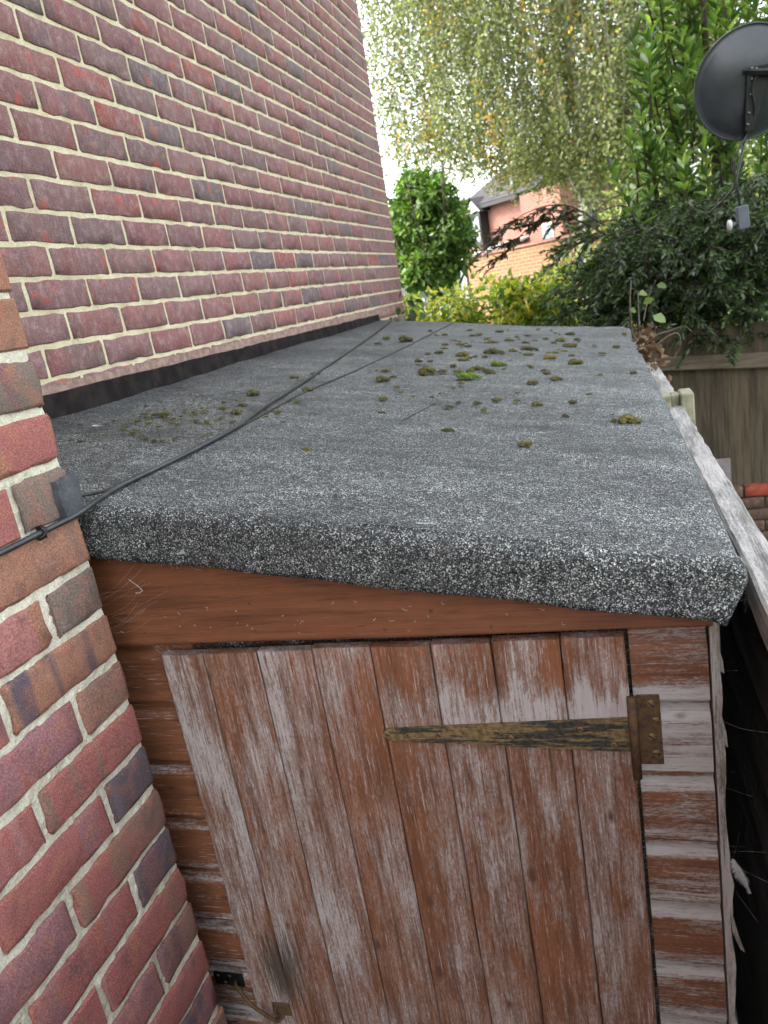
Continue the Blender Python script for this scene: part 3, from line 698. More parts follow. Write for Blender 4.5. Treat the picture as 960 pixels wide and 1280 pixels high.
MOSS = [(0.389, 1.662, 0.0252), (0.334, 1.366, 0.0349), (0.198, 1.444, 0.0301), (0.34, 1.556, 0.0221), (0.636, 1.755, 0.0277), (0.548, 1.866, 0.0266), (0.287, 2.331, 0.0259), (0.339, 1.975, 0.0359), (0.173, 2.223, 0.0197), (0.236, 1.902, 0.0252), (0.35, 2.422, 0.0206), (0.365, 2.582, 0.0123), (0.457, 2.107, 0.0318), (0.467, 1.94, 0.02), (0.399, 2.05, 0.0183), (0.138, 1.953, 0.0207), (0.114, 2.212, 0.0169), (0.262, 1.769, 0.0217), (0.243, 1.472, 0.0173), (0.065, 1.46, 0.0153), (0.103, 1.267, 0.0242), (0.186, 0.964, 0.014), (0.227, 0.794, 0.0096), (0.526, 1.305, 0.0195), (0.588, 1.392, 0.0181), (0.462, 1.013, 0.0138), (0.421, 0.957, 0.0108), (0.448, 0.879, 0.0081), (0.561, 0.969, 0.015), (0.362, 0.899, 0.0116), (0.375, 0.966, 0.0075), (0.51, 1.016, 0.0086), (0.644, 1.026, 0.0118), (0.631, 0.846, 0.0093), (0.407, 0.638, 0.0136), (0.759, 0.813, 0.0268), (0.733, 0.885, 0.0062), (0.568, 0.556, 0.0158), (0.557, 2.472, 0.0264), (0.589, 2.754, 0.0253), (0.603, 2.263, 0.0302), (0.585, 2.086, 0.0146), (0.719, 2.041, 0.0152), (0.777, 2.286, 0.0163), (0.256, 2.836, 0.0145), (0.17, 2.612, 0.0176), (0.429, 2.986, 0.0136), (0.625, 2.532, 0.0148), (0.453, 2.453, 0.0129), (0.408, 2.655, 0.0156), (0.546, 1.56, 0.013), (0.491, 1.655, 0.009), (0.377, 1.513, 0.0173), (0.251, 1.605, 0.0136), (0.155, 1.709, 0.0119), (0.336, 1.248, 0.0117), (-0.085, 2.353, 0.0357), (-0.186, 2.432, 0.0215), (-0.165, 2.213, 0.0144), (-0.079, 2.439, 0.0122), (0.119, 1.338, 0.0104), (0.173, 1.153, 0.0107), (0.205, 1.076, 0.0066), (0.298, 1.018, 0.0071), (0.308, 1.076, 0.0054), (0.248, 1.019, 0.0064), (0.297, 0.683, 0.0045), (0.501, 1.131, 0.0065), (0.68, 1.149, 0.0079), (0.806, 1.571, 0.0127), (0.325, 1.172, 0.0068), (-0.167, 0.968, 0.0201), (-0.124, 0.813, 0.0128), (-0.1, 0.728, 0.0145), (-0.154, 0.769, 0.01), (-0.064, 0.631, 0.0076), (-0.188, 0.838, 0.0069), (-0.268, 0.585, 0.0092), (-0.233, 0.568, 0.0091), (-0.249, 0.66, 0.0159), (-0.268, 0.656, 0.0095), (-0.297, 0.656, 0.0096), (-0.146, 0.619, 0.0077), (-0.117, 0.61, 0.0061), (-0.199, 0.706, 0.0065), (-0.133, 0.422, 0.006), (-0.182, 0.58, 0.006), (-0.163, 0.57, 0.006), (-0.009, 0.748, 0.0097), (-0.014, 0.888, 0.0104), (-0.048, 1.053, 0.0187), (-0.126, 1.34, 0.0171), (-0.163, 1.256, 0.0145), (0.045, 0.647, 0.006), (0.184, 0.419, 0.0103), (-0.212, 0.474, 0.0085), (-0.247, 0.493, 0.0087)]
def moss_mesh(seed, mat):
    """unit cushion: a heap of small rounded tufts bristling with tiny shoots"""
    r_ = np.random.default_rng(seed); bm = bmesh.new(); st = []
    for k in range(16):
        a = r_.uniform(0, 6.28); d = 1.0 * math.sqrt(r_.random()) * (.9 + .25 * math.sin(2 * a + seed)); s_ = r_.uniform(.22, .42) * (1.15 - .55 * d)
        x, y = d * math.cos(a), d * math.sin(a); h = .30 * (1 - .75 * d) * r_.uniform(.6, 1.3)
        r0 = bmesh.ops.create_icosphere(bm, subdivisions=1, radius=s_)['verts']
        for v in r0: v.co = Vector((v.co.x * 1.15 + x, v.co.y * 1.15 + y, v.co.z * .8 + h)) + Vector(r_.normal(0, .03, 3))
        st.append((x, y, h, s_))
    for _ in range(520):
        x, y, h, s_ = st[r_.integers(len(st))]; d = r_.normal(0, 1, 3); d[2] = abs(d[2]) + .15; d /= np.linalg.norm(d)
        p = np.array([x, y, h]) + d * s_ * np.array([1.1, 1.1, .75]); l = r_.uniform(.05, .13); t = np.cross(d, r_.normal(0, 1, 3)); t *= .022 / (np.linalg.norm(t) + 1e-6); e = p + (d + r_.normal(0, .35, 3)) * l
        bm.faces.new([bm.verts.new(p - t), bm.verts.new(p + t), bm.verts.new(e)])
    me = bpy.data.meshes.new('moss_cushion'); bm.to_mesh(me); bm.free(); me.materials.append(mat); return me
MM = {k: [moss_mesh(20 + i + 50 * j, M[k]) for i in range(5)] for j, k in enumerate(('moss', 'moss_y', 'moss_g'))}
for _ in range(60):
    x = random.gauss(.34, .22); y = random.uniform(1.45, 2.95)
    if -.08 < x < .76: MOSS.append((x, y, random.uniform(.006, .017)))
for _ in range(45): MOSS.append((random.gauss(-.2, .08), random.gauss(.62, .13), random.uniform(.003, .007)))
for i, (x, y, r_) in enumerate(MOSS):
    k = 'moss_g' if i < 2 else 'moss_y' if i in (2, 4, 5, 35, 24) else 'moss'
    o = bpy.data.objects.new('moss_cushion', random.choice(MM[k])); COL.objects.link(o)
    o.location = (x, y, roofz(x, y) + .002); a = random.uniform(.75, 1.1)
    o.rotation_euler = (0, math.atan(.1651), 0); o.scale = (r_ * 1.05, r_ * a * 1.1, r_ * random.uniform(.8, 1.1))
    lab = {0: 'bright green round moss cushion on the felt roof', 1: 'bright green elongated moss cushion on the felt roof, the widest green one',
           2: 'yellow green moss cushion on the felt left of the bright green ones', 35: 'wide flat mustard moss cushion near the silvered fence rail', 37: 'dark flat moss cushion alone on the bare felt nearest the roof lip'}.get(i)
    if i in (2,): lab = 'ochre yellow moss cushion on the felt beside the wide bright green one'
    if i in (37,): lab = 'dark flat moss cushion alone on bare felt, closest to the rounded roof lip'
    if lab: tag(o, lab, 'moss', 'moss cushions on the felt roof')
    elif k == 'moss_y': tag(o, 'mustard yellow moss cushion on the far half of the felt roof', 'moss', 'mustard moss cushions')
    elif x < 0 and y < 1.1: tag(o, 'small olive moss tuft between the thick black cable and the wall flashing', 'moss', 'moss tufts between cable and flashing')
    elif x < .0: tag(o, 'olive moss cushion lying between the two cables on the felt', 'moss', 'moss cushions between the two cables')
    elif y > 1.4: tag(o, 'olive brown moss cushion crowded on the far half of the felt roof', 'moss', 'olive moss cushions on the far half of the roof')
    else: tag(o, 'olive brown moss cushion scattered on the near, barer half of the felt roof', 'moss', 'olive moss cushions on the near half of the roof')
# crumbs of moss and litter
V = []; F = []
for _ in range(900):
    if random.random() < .6:
        q = random.choice(MOSS); x, y = q[0] + random.gauss(0, q[2] * 1.3), q[1] + random.gauss(0, q[2] * 1.3)
    elif random.random() < .5: x, y = random.gauss(.25, .25), random.uniform(.8, 2.9)
    else: x, y = random.gauss(-.18, .09), random.gauss(.62, .2)
    if not (-.45 < x < .8 and .15 < y < 3.05): continue
    s_ = random.uniform(.001, .003); z = roofz(x, y) + .001; b = len(V)
    V += [(x - s_, y - s_, z), (x + s_, y - s_, z), (x + s_ * .8, y + s_, z), (x - s_, y + s_ * .7, z), (x, y, z + s_ * .9)]
    F += [(b, b + 1, b + 4), (b + 1, b + 2, b + 4), (b + 2, b + 3, b + 4), (b + 3, b, b + 4)]
tag(mesh_obj('moss_crumbs', V, F, M['moss']), 'scattered crumbs of dry moss over the felt roof', 'moss crumbs', None, 'stuff')

# ------------------------------------------------------------------ fence along the shed (dark lap panel, silvered rail)
fx = lambda y: .879 - .002 * y
fence = thing('lap_fence', 'black stained lap fence with a silvered top rail close beside the shed', 'fence', (.95, 1.0, GZ))
def rail(y0, y1, name='top_rail'):
    V = []; F = []; n = 60
    for i in range(n + 1):
        y = y0 + (y1 - y0) * i / n; j = lambda s_: random.gauss(0, s_); z = -.12 + .003 * math.sin(y * 5)
        a = fx(y) + j(.0006); b = a + .043 + j(.0008)
        V += [(a, y, z - .052), (a, y, z - .004), (a + .004, y, z + j(.0008)), (a + .022, y, z + .001 + j(.001)), (b - .003, y, z + j(.0008)), (b, y, z - .004), (b, y, z - .052)]
    for i in range(n):
        for k in range(7): F.append((i * 7 + k, i * 7 + (k + 1) % 7, (i + 1) * 7 + (k + 1) % 7, (i + 1) * 7 + k))
    F += [tuple(range(6, -1, -1)), tuple(n * 7 + k for k in range(7))]
    o = mesh_obj(name, V, F, M['rail'], fence); o['wear'] = .22
rail(-1.2, 1.29); rail(1.37, 2.9)
for k in range(13):
    zt = -.17 - k * .125
    V = []; n = 4
    for i in range(n + 1):
        y = -1.2 + 4.1 * i / n; x = fx(y) + .018
        wv = .004 * math.sin(i * 2.1 + k)
        V += [(x + .008, y, zt), (x + .016, y, zt), (x, y, zt - .14 + wv), (x - .010, y, zt - .14 + wv)]
    F = []
    for i in range(n):
        for q in range(4): F.append((i * 4 + q, i * 4 + (q + 1) % 4, i * 4 + 4 + (q + 1) % 4, i * 4 + 4 + q))
    F += [(0, 3, 2, 1), (4 * n, 4 * n + 1, 4 * n + 2, 4 * n + 3)]
    mesh_obj('board', V, F, M['dark_lap'], fence)
for y, h in ((1.33, -.086), (-1.1, -.1), (2.96, -.094)):
    # slotted concrete post: two cheeks and a web
    bm = bmesh.new(); x = fx(y) - .016
    for a, b in (((x, y - .045, GZ), (x + .028, y + .045, h)), ((x + .028, y - .02, GZ), (x + .052, y + .02, h - .003)), ((x + .052, y - .045, GZ), (x + .086, y + .045, h - .001))): box(bm, a, b, .004, 1)
    bm_obj('post', bm, M['concrete'], fence)

# ------------------------------------------------------------------ closeboard fence across, on a low brick wall
PY = 4.0
gw = thing('garden_wall', 'low red brick wall under the closeboard fence', 'wall', (1.8, PY, GZ))
core = box_obj('mortar_core', (.92, PY - .045, GZ - .05), (3.4, PY + .05, -1.176), M['soil'], gw, 0)
gb = brick_mesh('garden_brick', .215, .065, .1, .0012, 2, M['brick_near'], .004, 1)
for k in range(8):
    z = -1.17 - .0375 - k * .075; x = .92 + (0 if k % 2 else -.1125)
    while x < 3.3:
        o = bpy.data.objects.new('brick', gb); COL.objects.link(o); o.location = (x + .1075, PY + random.gauss(0, .002), z); o.rotation_euler = (0, 0, R(90))
        t = random.choice([S(130, 92, 76), S(108, 90, 76), S(150, 84, 68), S(98, 84, 74), S(124, 108, 92)]); o['tint'] = list(t[:3]); o['tint_b'] = list(S(96, 80, 70)[:3])
        if k == 0 and 1.40 < x < 1.63: o['tint'] = list(S(176, 84, 62)[:3]); o['tint_b'] = list(S(160, 78, 58)[:3])
        attach(o, core); x += .225
pf = thing('closeboard_fence', 'weathered olive brown closeboard fence standing on the low brick wall', 'fence', (1.8, PY, -1.17))
x = .93
while x < 3.3:
    w_ = .112 + random.gauss(0, .006)
    V = [(x, PY - .002, -1.168), (x + w_ + .012, PY - .024, -1.168), (x + w_ + .012, PY - .024, -.16 - .09 * (x - .97) + random.gauss(0, .006)), (x, PY - .002, -.16 - .09 * (x - .97))]
    V += [(a, b + .012, c) for a, b, c in V]
    o = mesh_obj('board', V, [(0, 1, 2, 3), (7, 6, 5, 4), (0, 4, 5, 1), (1, 5, 6, 2), (2, 6, 7, 3), (3, 7, 4, 0)], M['fence_board'], pf); x += w_
rl = box_obj('rail', (.94, PY - .075, -.4), (3.3, PY - .02, -.315), M['fence_rail'], pf, .006, .001, 10)
for v in rl.data.vertices: v.co.z -= .095 * (v.co.x + 2.12 - .97)
box_obj('post', (.86, PY - .03, -1.168), (.925, PY + .06, -.13), M['fence_rail'], pf, .005)
wp = box_obj('loose_plank', (1.312, 3.86, GZ), (1.395, 3.885, -.965), M['pale'], None, .003); tag(wp, 'pale grey plank standing upright against the closeboard fence', 'plank')

# ------------------------------------------------------------------ foliage
def leaves(name, P, D, Nn, Ln, Wd, Cc, mat, parent, fold=.25, kind='stuff'):
    """leaf blades: 6 verts, 4 triangles each, folded along the midrib"""
    n = len(P); D = D / np.linalg.norm(D, axis=1, keepdims=True)
    Sd = np.cross(D, Nn); Sd /= np.linalg.norm(Sd, axis=1, keepdims=True) + 1e-9; Up = np.cross(Sd, D)
    L = Ln[:, None]; W = Wd[:, None]
    v = np.empty((n, 6, 3)); v[:, 0] = P; v[:, 1] = P + D * L * .35 + Sd * W * .5 + Up * W * fold; v[:, 2] = P + D * L * .72 + Sd * W * .36 + Up * W * fold * .5 - Up * L * .06
    v[:, 3] = P + D * L - Up * L * .14; v[:, 4] = P + D * L * .72 - Sd * W * .36 + Up * W * fold * .5 - Up * L * .06; v[:, 5] = P + D * L * .35 - Sd * W * .5 + Up * W * fold
    b = (np.arange(n) * 6)[:, None]
    f = np.concatenate([b + np.array([0, 1, 2, 3]), b + np.array([0, 3, 4, 5])], 0)
    me = bpy.data.meshes.new(name); me.vertices.add(n * 6); me.vertices.foreach_set('co', v.astype(np.float32).ravel())
    me.loops.add(f.size); me.loops.foreach_set('vertex_index', f.astype(np.int32).ravel()); me.polygons.add(len(f)); me.polygons.foreach_set('loop_start', np.arange(0, f.size, 4, dtype=np.int32))
    at = me.color_attributes.new('leafcol', 'FLOAT_COLOR', 'POINT'); at.data.foreach_set('color', np.repeat(Cc.astype(np.float32), 6, axis=0).ravel())
    me.materials.append(mat); me.update(calc_edges=True); me.validate()
    o = link(name, me, parent)
    if kind: o['kind'] = kind
    return o
def pal(n, cols, p, var=.22):
    c = np.array(cols)[rng.choice(len(cols), n, p=p)]; k = np.exp(rng.normal(0, var, (n, 1))); c = c.copy(); c[:, :3] *= k * .66; return c
def rnd_dir(n, zb=0.0):
    d = rng.normal(0, 1, (n, 3)); d[:, 2] += zb; return d / np.linalg.norm(d, axis=1, keepdims=True)
def limbs(name, segs, mat, parent, sides=6):
    bm = bmesh.new()
    for pts, r0, r1 in segs:
        n = len(pts); tube_mesh(bm, pts, [r0 + (r1 - r0) * i / (n - 1) for i in range(n)], sides)
    return bm_obj(name, bm, mat, parent, True)

# silver birch: hanging strands of small leaves
bc = Vector((.65, 13.6, 0))
birch = thing('birch_tree', 'tall weeping silver birch with small pale leaves turning yellow in patches', 'tree', (bc.x, bc.y, GZ))
segs = [([Vector((bc.x, bc.y, GZ)), Vector((bc.x - .1, bc.y, .2)), Vector((bc.x + .05, bc.y, 2)), Vector((bc.x - .1, bc.y - .1, 4.5)), Vector((bc.x, bc.y, 8))], .17, .05)]
P = []; D = []; Cc = []; strands = []
starts = []
for i in range(26):
    a = random.uniform(0, 2 * math.pi); z0 = random.uniform(.6, 6.5); r_ = random.uniform(1.6, 3.6) * (1 - max(0, z0 - 4.5) / 6)
    q = [Vector((bc.x, bc.y, z0)), Vector((bc.x + math.cos(a) * r_ * .4, bc.y + math.sin(a) * r_ * .4, z0 + r_ * .55)), Vector((bc.x + math.cos(a) * r_ * .8, bc.y + math.sin(a) * r_ * .8, z0 + r_ * .75)), Vector((bc.x + math.cos(a) * r_, bc.y + math.sin(a) * r_, z0 + r_ * .55))]
    cq = catmull(q, 5); segs.append((cq, .05, .008))
    for p in cq[4:]: starts.append(p)
wood = limbs('trunk', segs, M['birch_bark'], birch)
st = []
for i in range(3000):
    if i < 1100: p = random.choice(starts) + Vector((random.gauss(0, .55), random.gauss(0, .55), random.gauss(0, .3)))
    else:
        a = random.uniform(0, 2 * math.pi); r_ = 3.3 * math.sqrt(random.random()); p = Vector((bc.x + r_ * math.cos(a) - .15, bc.y + r_ * math.sin(a), random.uniform(2.2, 6.2) ))
    L = random.uniform(.7, 2.0); bottom = 1.5 + .3 * abs(p.x - bc.x - .2) + random.gauss(0, .16)
    if p.x > bc.x - .2: bottom -= .55
    L = min(L, max(.25, p.z - bottom)); yel = any((Vector((p.x, p.z - L * .6)) - Vector(q)).length < .27 for q in ((-1.75, 2.75), (-.6, 2.3), (.2, 3.6), (.45, 3.1), (-1.2, 4.3), (.9, 3.5)))
    sx, sy = random.gauss(0, .12), random.gauss(0, .12); n_ = int(L * 36)
    t = rng.random(n_); pos = np.stack([p.x + sx * t + rng.normal(0, .045, n_), p.y + sy * t + rng.normal(0, .045, n_), p.z - L * t], 1)
    P.append(pos); cols = pal(n_, [S(136, 150, 92), S(156, 166, 108), S(112, 128, 74), S(176, 178, 124)], [.35, .3, .2, .15])
    ym = rng.random(n_) < (.28 if yel else .012); cols[ym] = pal(int(ym.sum()), [S(236, 192, 64), S(222, 164, 54)], [.6, .4])
    Cc.append(cols); st.append(([p, p + Vector((sx * .5, sy * .5, -L * .5)), p + Vector((sx, sy, -L))], .003, .0012))
P = np.concatenate(P); Cc = np.concatenate(Cc); n = len(P)
leaves('crown', P, rnd_dir(n, -1.0), rnd_dir(n), rng.uniform(.04, .068, n), rng.uniform(.032, .05, n), Cc, M['leaf_thin'], birch)
limbs('twigs', st, M['twig'], birch, 3)

# generic clumpy crown
def crown(name, parent, clumps, per, ll, lw, cols, p, mat, droop=-.2, spread=.16, flat=.8, outward=.8, center=None):
    P = []; D = []; Nn = []
    for c, r_ in clumps:
        n = int(per * (r_ / .2) ** 2); d = rnd_dir(n); rad = r_ * np.power(rng.random(n), .45)
        pos = np.array(c) + d * rad[:, None] * np.array([1, 1, flat]); P.append(pos)
        o = d * outward + rng.normal(0, .6, (n, 3)); o[:, 2] += droop; D.append(o)
    P = np.concatenate(P); D = np.concatenate(D); n = len(P); nn = rng.normal(0, .55, (n, 3)); nn[:, 2] += 1
    return leaves(name, P, D, nn, rng.uniform(*ll, n), rng.uniform(*lw, n), pal(n, cols, p), mat, parent)
# maple behind the end of the house
mc = Vector((-.80, 6.8, .82))
maple = thing('maple_tree', 'rounded bright green small maple behind the end of the brick house', 'tree', (mc.x, mc.y, GZ))
limbs('trunk', [(catmull([(mc.x, mc.y, GZ), (mc.x + .03, mc.y, -.6), (mc.x - .04, mc.y, .2), (mc.x, mc.y, .9)], 5), .05, .015)] + [(catmull([(mc.x, mc.y, random.uniform(-.5, .4)), (mc.x + math.cos(a) * .25, mc.y + math.sin(a) * .25, .3 + .1 * i / 3), (mc.x + math.cos(a) * .45, mc.y + math.sin(a) * .45, .5 + .12 * i)], 4), .018, .006) for i, a in enumerate(np.linspace(0, 5.4, 8))], M['bark'], maple)
cl_ = []
for i in range(120):
    u = rng.normal(0, 1, 3); u /= np.linalg.norm(u); r_ = .5 + .5 * rng.random() ** .5
    zz = mc.z + u[2] * .60 * r_ - .05; ww = .40 * (1 - .4 * max(0, u[2])); cl_.append(((mc.x + u[0] * ww * r_, mc.y + u[1] * ww * r_, zz), rng.uniform(.08, .14)))
crown('crown', maple, cl_, 190, (.05, .085), (.028, .05), [S(124, 162, 70), S(96, 138, 56), S(154, 184, 90), S(74, 110, 48)], [.35, .3, .2, .15], M['leaf'], -.35)
# yellow-green hedge
hedge = thing('variegated_hedge', 'low hedge of yellow green variegated leaves beyond the far roof edge', 'hedge', (-.3, 5.6, GZ))
cl_ = [((rng.uniform(-.95, .55), rng.uniform(5.3, 6.1), rng.uniform(-.4, .21)), rng.uniform(.10, .18)) for _ in range(170)]
crown('foliage', hedge, cl_, 110, (.045, .075), (.025, .04), [S(226, 222, 88), S(148, 180, 66), S(104, 140, 54), S(246, 236, 126)], [.3, .3, .25, .15], M['leaf'], .1)
limbs('stems', [(catmull([(x, 5.7, GZ), (x + .05, 5.7, -.8), (x + random.gauss(0, .15), 5.7, -.1)], 4), .015, .006) for x in np.linspace(-.9, .4, 12)], M['bark'], hedge)
# laurel
laurel = thing('laurel_tree', 'upright glossy green laurel behind the satellite dish', 'tree', (1.5, 5.0, GZ))
cl_ = []; sg = [(catmull([(1.5, 5.0, GZ), (1.48, 5.0, -.6), (1.55, 5.05, .4), (1.5, 5.0, 1.8)], 5), .06, .02)]
P = []; D = []
for i in range(165):
    t = random.random(); z = random.uniform(.3, 2.3); lo = .97 + .22 * max(0, z - .5) ** 1.0 * .75 + (.35 * max(0, .55 - z)); x = lo + abs(random.gauss(0, .45)); y = 4.9 + random.gauss(0, .28)
    if x > 3: continue
    h = random.uniform(.22, .42); lean = Vector((random.gauss(-.1, .18), random.gauss(-.05, .15), 1)).normalized()
    b = Vector((x, y, z - h * .5)); sg.append(([b - Vector((0, 0, .1)), b + lean * h * .5, b + lean * h], .007, .003))
    for k in range(20):
        q = k / 20; a = k * 2.4; p = b + lean * h * q; P.append(p); D.append((math.cos(a) * .9, math.sin(a) * .9, .55 + .7 * q))
P = np.array(P); D = np.array(D); n = len(P); nn = rng.normal(0, .3, (n, 3)); nn[:, 2] += 1
leaves('crown', P, D, nn, rng.uniform(.075, .13, n), rng.uniform(.028, .042, n), pal(n, [S(140, 176, 84), S(106, 144, 66), S(170, 198, 108), S(80, 110, 56)], [.35, .3, .15, .2]), M['leaf_gloss'], laurel)
limbs('branches', sg, M['bark'], laurel, 5)
# dark fine-leaved shrub arching over the fence
shrub = thing('willow_leaved_shrub', 'dark arching shrub with narrow grey green leaves hanging over the fence', 'shrub', (1.45, 4.4, GZ))
P = []; D = []; Cc = []; sg = []
for i in range(10): sg.append((catmull([(1.45 + random.gauss(0, .15), 4.45, GZ), (1.4 + random.gauss(0, .25), 4.4, -.6), (1.45 + random.gauss(0, .14), 4.3, .2)], 4), .02, .008))
def arch(b, dx, dy, h, L, n_, dark=0.0, brown=False):
    pts = [b, b + Vector((dx * L * .35, dy * L * .35, h)), b + Vector((dx * L * .75, dy * L * .75, h * .9)), b + Vector((dx * L, dy * L, h * .55 - L * .12))]
    c = catmull(pts, 6); sg.append((c, .005, .0015))
    for side in range(n_):
        t = random.random() ** .7; k = min(int(t * (len(c) - 1)), len(c) - 2); p0 = c[k].lerp(c[k + 1], random.random()); l = random.uniform(.08, .22)
        d = Vector((dx + random.gauss(0, .7), dy + random.gauss(0, .7), random.gauss(-.15, .4))).normalized(); e = p0 + d * l - Vector((0, 0, l * .25)); sg.append(([p0, p0.lerp(e, .5) + Vector((0, 0, .01)), e], .0025, .0012))
        m_ = random.randint(20, 30)
        for q in range(m_):
            pp = p0.lerp(e, (q + 1) / m_); P.append(pp); v = d + Vector((random.gauss(0, .55), random.gauss(0, .55), random.gauss(-.15, .4))); D.append(v)
            Cc.append(2 if brown and random.random() < .75 else (1 if random.random() < .14 else 0))
for i in range(185):
    b = Vector((random.uniform(1.0, 2.0), random.uniform(4.0, 4.7), random.uniform(-.25, .38)))
    a = random.uniform(math.pi * .55, math.pi * 1.75); arch(b, math.cos(a), math.sin(a) * .7, random.uniform(0, .28), random.uniform(.25, .75), random.randint(7, 12))
for i in range(14):
    b = Vector((random.uniform(.95, 1.25), random.uniform(4.0, 4.4), random.uniform(-.2, .2))); arch(b, -.95, random.gauss(-.15, .25), random.uniform(.02, .16), random.uniform(.3, .6), 10)
for i in range(2): arch(Vector((.8, 4.1, .42 + .05 * i)), -1, -.1, .13 + .03 * i, .58 + .06 * i, 16, brown=True)
P = np.array([tuple(p) for p in P]); D = np.array([tuple(d) for d in D]); n = len(P); ci = np.array(Cc)
base = pal(n, [S(84, 112, 66), S(118, 148, 84), S(62, 84, 54)], [.4, .3, .3]); s2 = pal(n, [S(150, 158, 144), S(124, 134, 114)], [.4, .6]); s3 = pal(n, [S(104, 82, 60), S(84, 70, 50)], [.5, .5])
base[ci == 1] = s2[ci == 1]; base[ci == 2] = s3[ci == 2]
nn = rng.normal(0, .6, (n, 3)); nn[:, 2] += 1
leaves('foliage', P, D, nn, rng.uniform(.03, .055, n), rng.uniform(.010, .017, n), base, M['leaf_gloss'], shrub, .15)
limbs('branches', sg, M['shrub_twig'], shrub, 4)
# softer green bush between hedge and shrub, and a far belt of trees
bush = thing('green_bush', 'mid green loose bush between the yellow hedge and the dark shrub', 'bush', (.75, 6.6, GZ))
cl_ = [((rng.uniform(.15, 2.0), rng.uniform(6.2, 7.0), rng.uniform(-.55, .95)), rng.uniform(.12, .2)) for _ in range(150)]
cl_ = [c for c in cl_ if c[0][2] < .08 + .75 * (c[0][0] - .15)]
crown('foliage', bush, cl_, 90, (.05, .08), (.02, .035), [S(170, 184, 104), S(132, 152, 80), S(198, 204, 130), S(96, 114, 64)], [.35, .3, .15, .2], M['leaf'], -.1)
limbs('stems', [(catmull([(x, 6.6, GZ), (x + .05, 6.6, -.8), (x + random.gauss(0, .15), 6.6, -.05)], 4), .02, .006) for x in np.linspace(.3, 1.8, 9)], M['bark'], bush)
for i, (x, y, h, r_, lab) in enumerate([(-6.2, 36, 5.2, 3.4, 'distant broad tree seen past the end of the brick house'), (6.5, 30, 4.2, 3.2, 'distant tree behind the birch, right of the pink brick house'), (12, 26, 4.5, 3.0, 'distant tree hidden beyond the laurel')]):
    t = thing('distant_tree', lab, 'tree', (x, y, GZ), 'trees beyond the gardens')
    limbs('trunk', [(catmull([(x, y, GZ), (x, y, .5), (x + .2, y, h * .6)], 4), .2, .08)], M['bark'], t)
    cl_ = []
    for k in range(40):
        u = rnd_dir(1)[0]; cl_.append(((x + u[0] * r_ * .8, y + u[1] * r_ * .8, h * .45 - .3 + u[2] * r_ * .55), rng.uniform(.5, .9)))
    crown('crown', t, cl_, 14, (.16, .28), (.1, .16), [S(98, 120, 62), S(80, 102, 54), S(120, 138, 74)], [.4, .35, .25], M['leaf'])
# climber and dead leaves at the end of the rail
vine = thing('climbing_vine', 'straggling half dead vine with dry brown leaves over the fence rail end', 'vine', (.86, 2.75, -.2))
VO = Vector((.035, 0, .025))
sg = [(catmull([(.845, 2.9, -1.2), (.84, 2.85, -.3), (.82, 2.7, -.1), (.815, 2.62, .05), (.826, 2.6, .16)], 6), .006, .003)]
sg += [(catmull([(.85, 2.6, -.18), (.90, 2.6, -.09), (.97, 2.6, -.07), (1.02, 2.58, -.06), (1.05, 2.58, -.085)], 6), .003, .0015), (catmull([(.86, 2.55, -.16), (.93, 2.55, -.10), (.99, 2.55, -.08), (1.0, 2.55, -.13), (.97, 2.54, -.18)], 6), .003, .0015),
       (catmull([(.84, 2.7, -.15), (.87, 2.7, -.02), (.90, 2.72, .08), (.93, 2.7, .14)], 6), .003, .0015), (catmull([(.85, 2.8, -.2), (.855, 2.8, -.05), (.86, 2.82, .1)], 6), .004, .002)]
sg = [([p + VO for p in a], b, c) for a, b, c in sg]
limbs('stems', sg, M['twig'], vine, 5)
n = 130; P = np.stack([rng.normal(.862, .028, n), rng.uniform(2.0, 2.85, n), rng.normal(-.095, .03, n)], 1); P[:, 0] = fx(P[:, 1]) + .02 + rng.normal(0, .028, n); 
leaves('dry_leaves', P, rnd_dir(n), rnd_dir(n, .5), rng.uniform(.025, .05, n), rng.uniform(.018, .03, n), pal(n, [S(150, 112, 84), S(120, 88, 66), S(176, 146, 116), S(92, 74, 56)], [.3, .3, .2, .2]), M['leaf_dry'], vine)
for (p, d, l, col) in (((.905, 2.62, .0), (.5, -.3, -.3), .062, S(150, 176, 110)), ((.87, 2.66, .055), (.6, -.3, .2), .05, S(120, 140, 62)), ((.89, 2.7, .09), (-.4, -.5, .1), .05, S(136, 150, 70)), ((.93, 2.68, .12), (.7, -.3, -.2), .045, S(104, 128, 54)), ((.842, 2.72, .02), (-.5, -.4, .3), .04, S(112, 138, 58))):
    leaves('leaf', np.array([p]) + np.array(VO), np.array([d]), np.array([(0.1, -.8, .6)]), np.array([l]), np.array([l * .75]), np.array([col]), M['leaf'], vine, .15, None)
ivy = thing('ivy_sprig', 'small ivy sprig growing at the foot of the house corner', 'ivy', (-.40, 3.75, -.3))
limbs('stem', [(catmull([(-.42, 3.80, GZ), (-.41, 3.78, -.2), (-.39, 3.75, .15), (-.41, 3.73, .32)], 6), .004, .002)], M['twig'], ivy, 5)
n = 26; P = np.stack([rng.normal(-.38, .05, n), rng.normal(3.75, .04, n), rng.uniform(.05, .32, n)], 1)
leaves('leaf_cluster', P, rnd_dir(n, -.3), rnd_dir(n) + np.array([0, -.8, .6]), rng.uniform(.04, .065, n), rng.uniform(.035, .05, n), pal(n, [S(74, 110, 54), S(150, 170, 130), S(96, 130, 64)], [.5, .2, .3]), M['leaf'], ivy, .1)

